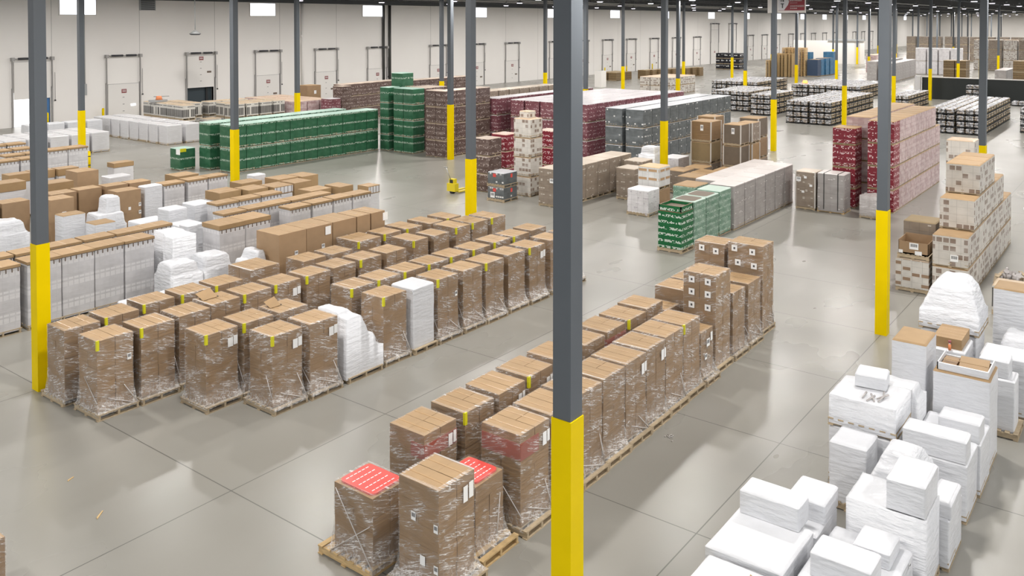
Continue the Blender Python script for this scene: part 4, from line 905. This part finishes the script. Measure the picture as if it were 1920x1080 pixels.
# middle aisle: sacks, banded stack, greens and greys
block(33.15, 17.78, 1.04, 1.05, 1.13, 'whiteprint', 'low white film-wrapped pallet of sacks beside the banded stack', None, r=.05, amp=.02, seed=2, pw=1.08, pd=1.1)
block(34.35, 17.9, 1.05, 1.05, .95, 'card', 'brown carton pallet carrying the banded white stack', None, r=.01, amp=.004)
block(34.35, 17.9, 1.05, 1.05, 1.0, 'striped', 'white and brown banded carton stack with tan top', None, z=.956, r=.01, amp=.003)
block(37.35, 20.4, 1.1, 1.0, 1.6, 'tanwrap', 'printed brown wrapped load behind the banded stack', None, r=.02, seed=3)
block(35.75, 19.9, 1.05, 1.0, 1.5, 'tanwrap', 'wrapped brown load leaning left of the banded stack', None, r=.02, seed=1)
drape(40.0, 21.1, .95, .95, [(0, 1, 0, 1, 1.5), (.15, .9, .1, .9, 1.9)], 'white sack load behind the column by grey block', None, seed=21, soft=1)
block(42.2, 20.85, 1.3, 1.0, 1.1, 'whiteprint', 'white boxed load behind the column by the grey block', None, r=.01)
G2 = 'green carton pallets at the near end of the grey row'
t = block(28.58, 14.0, 1.0, .93, 1.5, 'greenraw', 'open topped bright green carton pallet nearest the camera aisle', G2, r=.01, amp=.006, pw=1.04, pd=.98)
b = MB()
for (x0, x1, y0, y1) in ((-.48, .48, -.45, -.41), (-.48, .48, .41, .45), (-.48, -.44, -.45, .45), (.44, .48, -.45, .45)): b.box(x0, x1, y0, y1, 1.48, 1.70, M['greenraw'])
b.box(-.43, .43, -.40, .40, 1.5, 1.60, M['darkkraft']); obj('open_cartons', b, t)
for i, (X, w_) in enumerate(((29.64, 1.0), (30.72, 1.1))):
    t = block(X, 13.98, w_, .98, 1.72, 'greenfilm', 'film-wrapped green carton pallet with open top, %s behind the bright one' % nth(i), G2, r=.03, amp=.01, seed=i)
    b = MB(); b.prism(rrect(w_-.16, .80, .14), 1.70, 1.725, M['darkkraft']); obj('open_top', b, t)
t = block(31.9, 13.98, 1.1, .98, 1.76, 'greenfilm', 'film-wrapped green carton pallet touching the grey wrapped row', G2, r=.03, amp=.01, seed=2)
block(32.9, 15.5, 1.3, 1.0, 1.6, 'greenfilm', 'green wrapped pallet with flat tan top in the second file', G2, top='cardtop', r=.02)
GW = 'grey film-wrapped loads of the grey row'
for i in range(6): block(33.12+1.15*i, 13.9, 1.06, 1.06, 1.80, 'greywrap', 'grey film-wrapped load, %s along the aisle side of grey row' % nth(i), GW, r=.03, seed=i % 4, amp=.01)
for i in range(6): block(34.3+1.1*i, 15.15, 1.05, 1.0, 1.70, 'greywrap', 'grey film-wrapped load, %s along the second file of grey row' % nth(i), GW, r=.03, seed=(i+1) % 4, amp=.01)
b3 = 'three-high brown carton stacks behind the grey row'
for nm, X, Y, w_, d_, mats in (('left stack', 41.65, 18.76, 1.25, 1.1, ('tanwrap', 'olive', 'cardfilm')), ('centre stack', 41.3, 17.02, 1.1, .9, ('tanwrap', 'darkkraft', 'darkkraft')), ('stack behind left', 44.0, 19.6, 1.2, 1.0, ('cardfilm', 'cardfilm', 'cardfilm')), ('slim right stack', 42.5, 16.9, 1.0, .8, ('tanwrap', 'lid', 'tanwrap')), ('furthest right stack', 44.6, 17.4, 1.3, 1.05, ('tanwrap', 'cardfilm', 'darkkraft'))):
    for t_ in range(3):
        block(X, Y, w_, d_, 1.08, mats[t_], 'brown boxed pallet, %s of the %s behind grey row' % (TT[t_], nm), b3, z=1.084*t_, r=.015, amp=.006, top='cardtop', seed=t_, lab=(('x', -.05, .75, .16, .3, 1),) if t_ == 2 and nm in ('left stack', 'centre stack') else None, posts=True)
for i, (X, Y) in enumerate(((37.4, 17.55), (38.7, 17.5), (39.9, 18.4), (40.0, 16.9), (38.75, 16.45), (38.6, 18.78))): block(X, Y, 1.15, .98, 1.12, 'tanwrap', 'low brown wrapped load, %s beside the three-high brown stacks' % nth(i), 'low brown loads by the three-high stacks', top='cardtop', r=.02, seed=i % 4)
block(38.75, 12.5, .98, .86, 1.70, 'tanwrap', 'brown labelled carton load at the end of grey row', None, r=.02, posts=True, lab=(('x', .3, 1.35, .2, .2, 1), ('x', .0, 1.45, .12, .1, 0), ('x', -.25, 1.1, .12, .1, 0), ('x', .1, .8, .12, .1, 0)))
t = block(38.75, 11.25, 1.0, 1.16, 1.72, 'greywrap', 'grey wrapped load with two black straps beside brown one', None, r=.06, amp=.012, pal='woodnew')
b = MB()
for y in (-.32, .28): b.box(-.525, .5, y-.012, y+.012, .14, 1.735, M['rubber'])
obj('black_strap', b, t)
drape(38.6, 9.6, .9, .95, [(0, 1, 0, 1, .95)], 'short silver film-wrapped load behind a yellow column', None, mat='crumple', seed=30, soft=2, sag=.05)
# pink frosted block
PK = 'maroon cartons in frosted film, four-high block'
for j, Y in enumerate((9.58, 10.85)):
    for i in range(9):
        for t_ in range(4):
            if i == 8 and t_ == 3: continue
            X = 40.25+1.06*i+(1.2 if j else 0)
            block(X, Y, 1.02, 1.1, 1.005, 'maroonraw' if i == 0 and j == 0 else 'pink', 'frosted maroon pallet, %s deep in %s file of pink block, %s' % (nth(i), ('near', 'far')[j], FT[t_]), PK, z=1.009*t_, r=.01, amp=.005, seed=(i+t_) % 4, top='cardtop')
for t_ in range(4): block(40.3, 11.22, 1.02, 1.0, (.88, .92, 1.04, .76)[t_], 'maroonraw', 'bright maroon pallet of the stack beside pink block, %s' % FT[t_], 'bright maroon stack beside the pink block', z=(0, .885, 1.81, 2.855)[t_], r=.01, amp=.006, top='cardtop', seed=t_)
# white and brown stepped block on the right
WBK = 'white and brown carton block on the right'
for i in range(9):
    for t_ in range(4):
        if i < (0, 0, 1, 2)[t_] or (t_ == 3 and i > 4) or (t_ == 2 and i > 6): continue
        X = 28.8+.98*i + (0, 0, .0, -.1)[t_]
        block(X, 4.74, .95, .98, .965, 'beige', 'white and brown carton pallet, %s deep in the stepped block, %s' % (nth(i), FT[t_]), WBK, z=0.969*t_, r=.03, amp=.008, seed=(i+t_) % 4, lab=(('x', -.12, .3, .22, .2, 1),) if i == 0 and t_ == 1 else None, top='cardtop')
block(28.85, 5.82, .98, .96, 1.03, 'brick', 'brick-stacked brown and white carton pallet below an open box', None, r=.01, amp=.003)
t = put('open_carton', 'open brown carton with tilted white barcode label on brick-stacked pallet', 'carton', 28.85, 5.82, .98, .92, 1.036)
obj('wooden_pallet', pallet(.98, .92), t)
b = MB(); m = M['card']; b.box(-.46, .46, -.43, .43, .14, .18, m); b.box(-.46, -.445, -.43, .43, .14, .52, m); b.box(.445, .46, -.43, .43, .14, .60, m); b.box(-.46, .46, -.43, -.415, .14, .52, m); b.box(-.46, .46, .415, .43, .14, .56, m); obj('carton_body', b, t)
paste(t, [('x', -.02, .40, .26, .2, 1), ('x', -.15, .2, .2, .12, 0), ('x', .36, .2, .12, .1, 0)], .92, .86, .004)
b = MB(); b.box(-.3, .2, -.2, .3, .18, .3, M['paper']); obj('contents', b, t)
block(29.95, 5.85, 1.0, .96, 2.0, 'tanwrap', 'brown wrapped load with olive top behind the open carton', None, top='olive', r=.02)
for t_ in range(4): block(36.2, 5.8-.0, 1.0, .95, .98, 'beige', 'white carton pallet of the far corner stack, %s' % FT[t_], 'far white carton corner stack', z=0.984*t_, r=.02)
for t_ in range(3): block(32.9, 2.75, 1.0, .85, .52, 'greywrap', 'grey crate pallet at the right edge, %s of three' % nth(t_), 'grey crate pallets at right edge', z=0.524*t_, r=.03, amp=.008)
block(28.1, 3.2, .9, .8, .85, 'crate', 'small white printed box stack before the waste pallet', None, r=.01)
t = thing('waste_pallet', 'pallet heaped with crumpled film and broken wood at right edge', 'waste pallet', (31.7, 4.0, 0), None, .1)
obj('wooden_pallet', pallet(1.1, .9), t)
b = MB(); R = random.Random(8)
for i in range(16):
    x, y = R.uniform(-.36, .36), R.uniform(-.32, .3); b.cyl((x, y, .14+R.uniform(0, .15)), (x+R.uniform(-.2, .2), y+R.uniform(-.12, .12), .2+R.uniform(0, .22)), R.uniform(.03, .08), R.uniform(.04, .1), M['crumple'], 7)
obj('crumpled_film', b, t)
b = MB(); b.box(-.6, .5, -.48, -.38, .3, .33, M['wood'], ang=.3); b.box(-.5, .5, .2, .3, .28, .31, M['wood'], ang=-.2); obj('broken_board', b, t)
# ------------------------------------------------------------------ bagged goods
QG = 'pallets of bagged goods in the hall middle'
BT = ('floor tier', 'second tier', 'third tier', 'top tier')
HIDDEN = []
def bagblock(X0, Y0, nx, ny, nm, tiers=4, pitchx=1.24, seed=0):
    for j in range(ny):
        for i in range(nx):
            for t_ in range(tiers):
                if t_ < tiers-1 and i > 0 and j > 0:
                    HIDDEN.append((X0+pitchx*i, Y0+1.9*j, .476*t_)); continue
                bags(X0+pitchx*i, Y0+1.9*j, .476*t_, 'bagged goods, %s deep in file %s, %s, %s' % (nth(i), nth(j), BT[t_+4-tiers if t_ else 0], nm), QG, seed=i+j+t_)
bagblock(71.2, 21.7, 10, 2, 'centre bag block')
bagblock(71.6, 10.9, 11, 2, 'right bag block', seed=3)
bagblock(75.5, 28.4, 5, 1, 'left bag block', seed=5)
bagblock(77.6, 31.2, 6, 2, 'far left bag block', seed=6)
bagblock(75.5, 7.2, 3, 1, 'edge bag block', seed=2)
bagblock(87.6, 19.6, 7, 1, 'low bag row beyond centre', tiers=3, seed=1)
bagblock(97., 26.5, 9, 4, 'far bag field', tiers=3, seed=4)
bagblock(97., 38., 8, 3, 'farthest bag field', tiers=3, seed=4)
for t_ in range(4): bags(99., 14.9, .476*t_, 'bagged goods in the lone stack before black screen, %s' % BT[t_], QG, seed=t_)
for i in range(4): bags(99.0, 12.6-2.0*i+.2, 0, 'bagged goods single layer along black screen, %s from left' % nth(i), QG, seed=i)
b = MB()
for (x, y, z) in HIDDEN:
    b.box(x+.03, x+1.15, y+.03, y+1.79, z+.10, z+.455, M['bag']); b.box(x+.01, x+1.17, y+.01, y+1.81, z, z+.10, M['blackpal'])
tag(obj('bagged_goods', b), 'bagged goods packed inside the bag blocks under the top tiers', 'bagged goods', kind='stuff')
# ------------------------------------------------------------------ black screen and far goods
b = MB(); b.box(102.6, 102.75, 4.0, 21.6, 0, 2.35, M['blackwall']); b.box(102.5, 102.85, 4.0, 21.6, 2.35, 2.43, M['farwall'])
o = tag(obj('low_screen_wall', b), 'low black screen wall with white ledge on the far right', 'screen wall')
b = MB(); b.box(101.9, 102.5, 21.65, 22.2, 0, 2.5, M['frost']); tag(obj('white_post', b), 'pale boxy post at the left end of black screen', 'post')
FB = 'far brown strapped stacks beyond the black screen'
for i in range(2):
    for j in range(2):
        for t_ in range(3): block(122+1.3*i, 18.6+1.35*j+2.0, 1.25, 1.25, 1.15, 'barrel', 'brown strapped pallet beyond black screen, %s %s, %s' % (('near', 'far')[i], ('right', 'left')[j], TT[t_]), FB, z=1.154*t_, r=.01, amp=.003)
for j in range(5):
    for t_ in range(3): block(114., 7.5+1.4*j, 1.25, 1.3, 1.3, 'barrel', 'dark brown strapped pallet at right edge, %s from right, %s' % (nth(j), TT[t_]), FB, z=1.304*t_, r=.01, amp=.003)
for i in range(5): block(118+1.4*i, 15.6, 1.3, 1.2, 2.6, 'greywrap', 'grey slatted load behind black screen, %s along' % nth(i), FB, r=.01)
FW = 'far pale stacks at the hall end'
for j in range(4):
    for t_ in range(2): block(150., 26.+1.7*j, 1.5, 1.5, 2.1, 'whiteprint', 'far white carton stack, %s from right, %s tier' % (nth(j), ('lower', 'upper')[t_]), FW, z=2.104*t_, r=.01)
for i in range(9): block(128+1.9*i, 30.6+.1*i, 1.6, 1.5, 2.6, 'greywrap', 'far grey wrapped stack, %s along the far grey row' % nth(i), FW, r=.02)
for i in range(8): block(128.6+1.9*i, 33.0, 1.6, 1.3, 2.8, 'greywrap', 'far grey wrapped stack, %s along the second far grey row' % nth(i), FW, r=.02)
for i in range(7): block(150+2.1*i, 38.6, 1.7, 1.6, 2.9, 'pink', 'far pinkish wrapped stack, %s along its row' % nth(i), FW, r=.02)
for j in range(9):
    for t_ in range(3): block(205., 44.6-2.55*j, 2.1, 2.1 if j % 3 else 1.8, 1.72, 'tanwrap', 'far brown carton stack, %s from left against far columns, %s' % (nth(j), TT[t_]), FW, z=1.724*t_, r=.01)
for j in range(6):
    for t_ in range(3): block(170., 25.5-2.3*j, 2.0, 2.0, 1.75, 'tanwrap' if j % 2 else 'beige', 'far tan and white carton stack, %s from left by last columns, %s' % (nth(j), TT[t_]), FW, z=1.754*t_, r=.01)
# new pallets, blue bins, black crates, brown crates, pale sheet
NG = 'stacks of new wooden pallets far off'
def palstack():
    b = MB()
    for k_ in range(22):
        z = k_*.16
        for i in range(3): b.box(-.6, .6, -.5+i*.44, -.38+i*.44, z+.02, z+.12, M['woodnew'])
        for i in range(5): x = -.6+i*.275; b.box(x, x+.1, -.5, .5, z+.12, z+.145, M['woodnew'])
    return b.mesh('pallet_stack')
pm = palstack()
for i, (X, Y, h) in enumerate(((131, 48.3, 0), (131, 47.2, 0), (131, 46.1, 0), (132.4, 48.3, 0), (132.4, 47.2, 1), (132.4, 46.1, 1), (133.8, 45.2, 1), (129.4, 48.6, -1), (134.2, 47.4, 1))):
    o = obj('pallet_stack', pm, None, (X, Y, 0)); o.scale = (1.15, 1.05, 1.0 if h == 0 else (1.25 if h > 0 else .72))
    tag(o, 'tall stack of new wooden pallets near blue bins, %s of the cluster' % nth(i), 'pallet stack', NG)
for i, (X, Y, h, m) in enumerate(((134.2, 43.6, 2.6, 'bluedk'), (135.9, 43.6, 2.6, 'blue'), (137.6, 43.4, 2.7, 'blue'), (139.35, 43.3, 2.7, 'blue'), (137.4, 45.8, 3.6, 'blue'), (141.3, 43.4, 3.6, 'blue'))):
    t = thing('blue_bin', '%s blue bulk bin, %s of the far blue group' % ('dark' if m == 'bluedk' else 'big', nth(i)), 'bin', (X, Y, 0), 'blue bulk bins')
    b = MB(); b.box(-.78, .78, -.8, .8, .14, h, M[m], M['card'] if h < 3 else M[m]); obj('bin_body', b, t); obj('wooden_pallet', pallet(1.56, 1.6), t)
for j in range(3):
    for i in range(2):
        for t_ in range(3): block(144+1.5*i, 59.6+1.5*j, 1.4, 1.4, .95, 'blackbox', 'black crate pallet near dock wall, %s file, %s row, %s' % (nth(j), nth(i), TT[t_]), 'black crates by the tall doors', z=0.954*t_, r=.02)
for i in range(9): block(112.0+1.5*i, 56.6-.35*i+4.0, 1.4, 1.3, 1.35, 'barrel', 'low brown crate, %s along the row before the tall doors' % nth(i), 'low brown crates before the tall doors', r=.01)
for j in range(2):
    for i in range(3): block(106.5+1.5*i, 62.3+1.5*j, 1.4, 1.3, 1.2, 'barrel', 'low brown strapped pallet by dock wall, %s along, %s file' % (nth(i), nth(j)), 'low brown strapped pallets by dock wall', r=.01)
for j in range(3):
    for i in range(5):
        for t_ in range(2): block(90+1.3*i, 45.5+1.35*j+i*.0, 1.25, 1.25, 1.0, 'beige', 'pale carton pallet beyond the maroon block, %s along file %s, %s tier' % (nth(i), nth(j), ('lower', 'upper')[t_]), 'pale carton pallets beyond maroon block', z=1.004*t_, r=.02)
b = MB(); b.box(-.6, .6, -.5, .5, 0, 2.1, M['doorp'], M['elec']); tag(obj('white_cabinet', b, None, (96.0, 58.5, 0)), 'pale cabinet standing alone behind the big column', 'cabinet')
t = thing('dock_screen', 'large pale screen board standing behind the blue bins', 'screen', (178., 55., 0))
b = MB(); b.box(-.1, .1, -7, 7, 0, 4.6, M['farwall']); obj('board', b, t)
b = MB(); b.box(-.4, .4, -7, 0, 4.6, 4.9, M['elec']); obj('top_rail', b, t)
o = MB(); o.cyl((0, 0, 0), (0, 0, .28), .3, .22, M['glow'], 12); o = tag(obj('beacon', o, None, (98.83, 33.1, 1.44)), 'glowing orange beacon on the far bagged goods', 'beacon')
# scattered white sign board
t = thing('hanging_sign', 'red and white hanging sign board behind a column, high in the hall', 'sign', (57.3, 0, 0))
b = MB(); b.box(-.05, .05, 19.2, 21.75, 8.98, 10.5, M['farwall']); obj('frame', b, t)
b = MB(); b.box(-.065, -.05, 19.25, 21.0, 9.14, 10.5, M['signred'])
for k_, (zz, hh, y0, y1) in enumerate(((10.18, .11, 20.2, 19.3), (10.02, .04, 20.2, 19.8), (9.80, .10, 20.25, 19.45), (9.64, .04, 20.2, 19.8), (9.43, .11, 20.2, 19.3), (9.28, .07, 20.2, 19.8))):
    y = y0
    R = random.Random(k_)
    while y > y1:
        L = R.uniform(.04, .11); b.box(-.07, -.065, y-L, y, zz-hh/2, zz+hh/2, M['pink']); y -= L+.025
obj('red_panel', b, t)
b = MB(); b.v += []; 
hx = [(20.62, 9.16), (20.36, 9.5), (20.28, 9.72), (20.36, 9.95), (20.5, 10.15), (21.0, 10.15), (21.0, 9.16)]
n0 = len(b.v); b.v += [(-.075, y, z) for y, z in hx]+[(-.065, y, z) for y, z in hx]; b.face([n0+i for i in range(7)], M['frost'])
for i in range(7): j = (i+1) % 7; b.face([n0+i, n0+7+i, n0+7+j, n0+j], M['frost'])
for (y0, y1, z0, z1) in ((20.62, 20.72, 9.72, 9.95), (20.78, 20.84, 9.72, 9.95), (20.62, 20.84, 9.55, 9.62), (20.68, 20.76, 9.3, 9.56), (20.4, 20.9, 10.22, 10.36)): b.box(-.082, -.075, y0, y1, z0, z1, M['ink'])
obj('hexagon_emblem', b, t)
b = MB(); b.box(-.03, .03, 19.6, 19.64, 10.5, 12.3, M['elec']); b.box(-.03, .03, 21.3, 21.34, 10.5, 12.3, M['elec']); obj('hanger', b, t)
# ------------------------------------------------------------------ scraps on the open floor
for i, (x, y, a, L, nm) in enumerate(((7.66, 15.98, .4, .16, 'small pale wood sliver on open floor, left of the other'), (7.39, 14.41, .7, .26, 'longer pale wood sliver on the open floor near the camera'))):
    b = MB(); b.prism([(-L/2, -.015), (L/2, -.008), (L/2, .012), (-L*.3, .02)], 0, .012, M['woodnew']); tag(obj('wood_sliver', b, None, (x, y, 0), a), nm, 'scrap')
b = MB(); R = random.Random(2)
for i in range(7): x, y = R.uniform(-.12, .12), R.uniform(-.1, .1); b.cyl((x, y, .006), (x+R.uniform(-.1, .1), y+R.uniform(-.1, .1), .02), .006, .012, M['tail'], 5)
tag(obj('film_scrap', b, None, (15.75, 7.95, 0)), 'scrap of clear film on the aisle floor beside the centre row', 'film scrap')
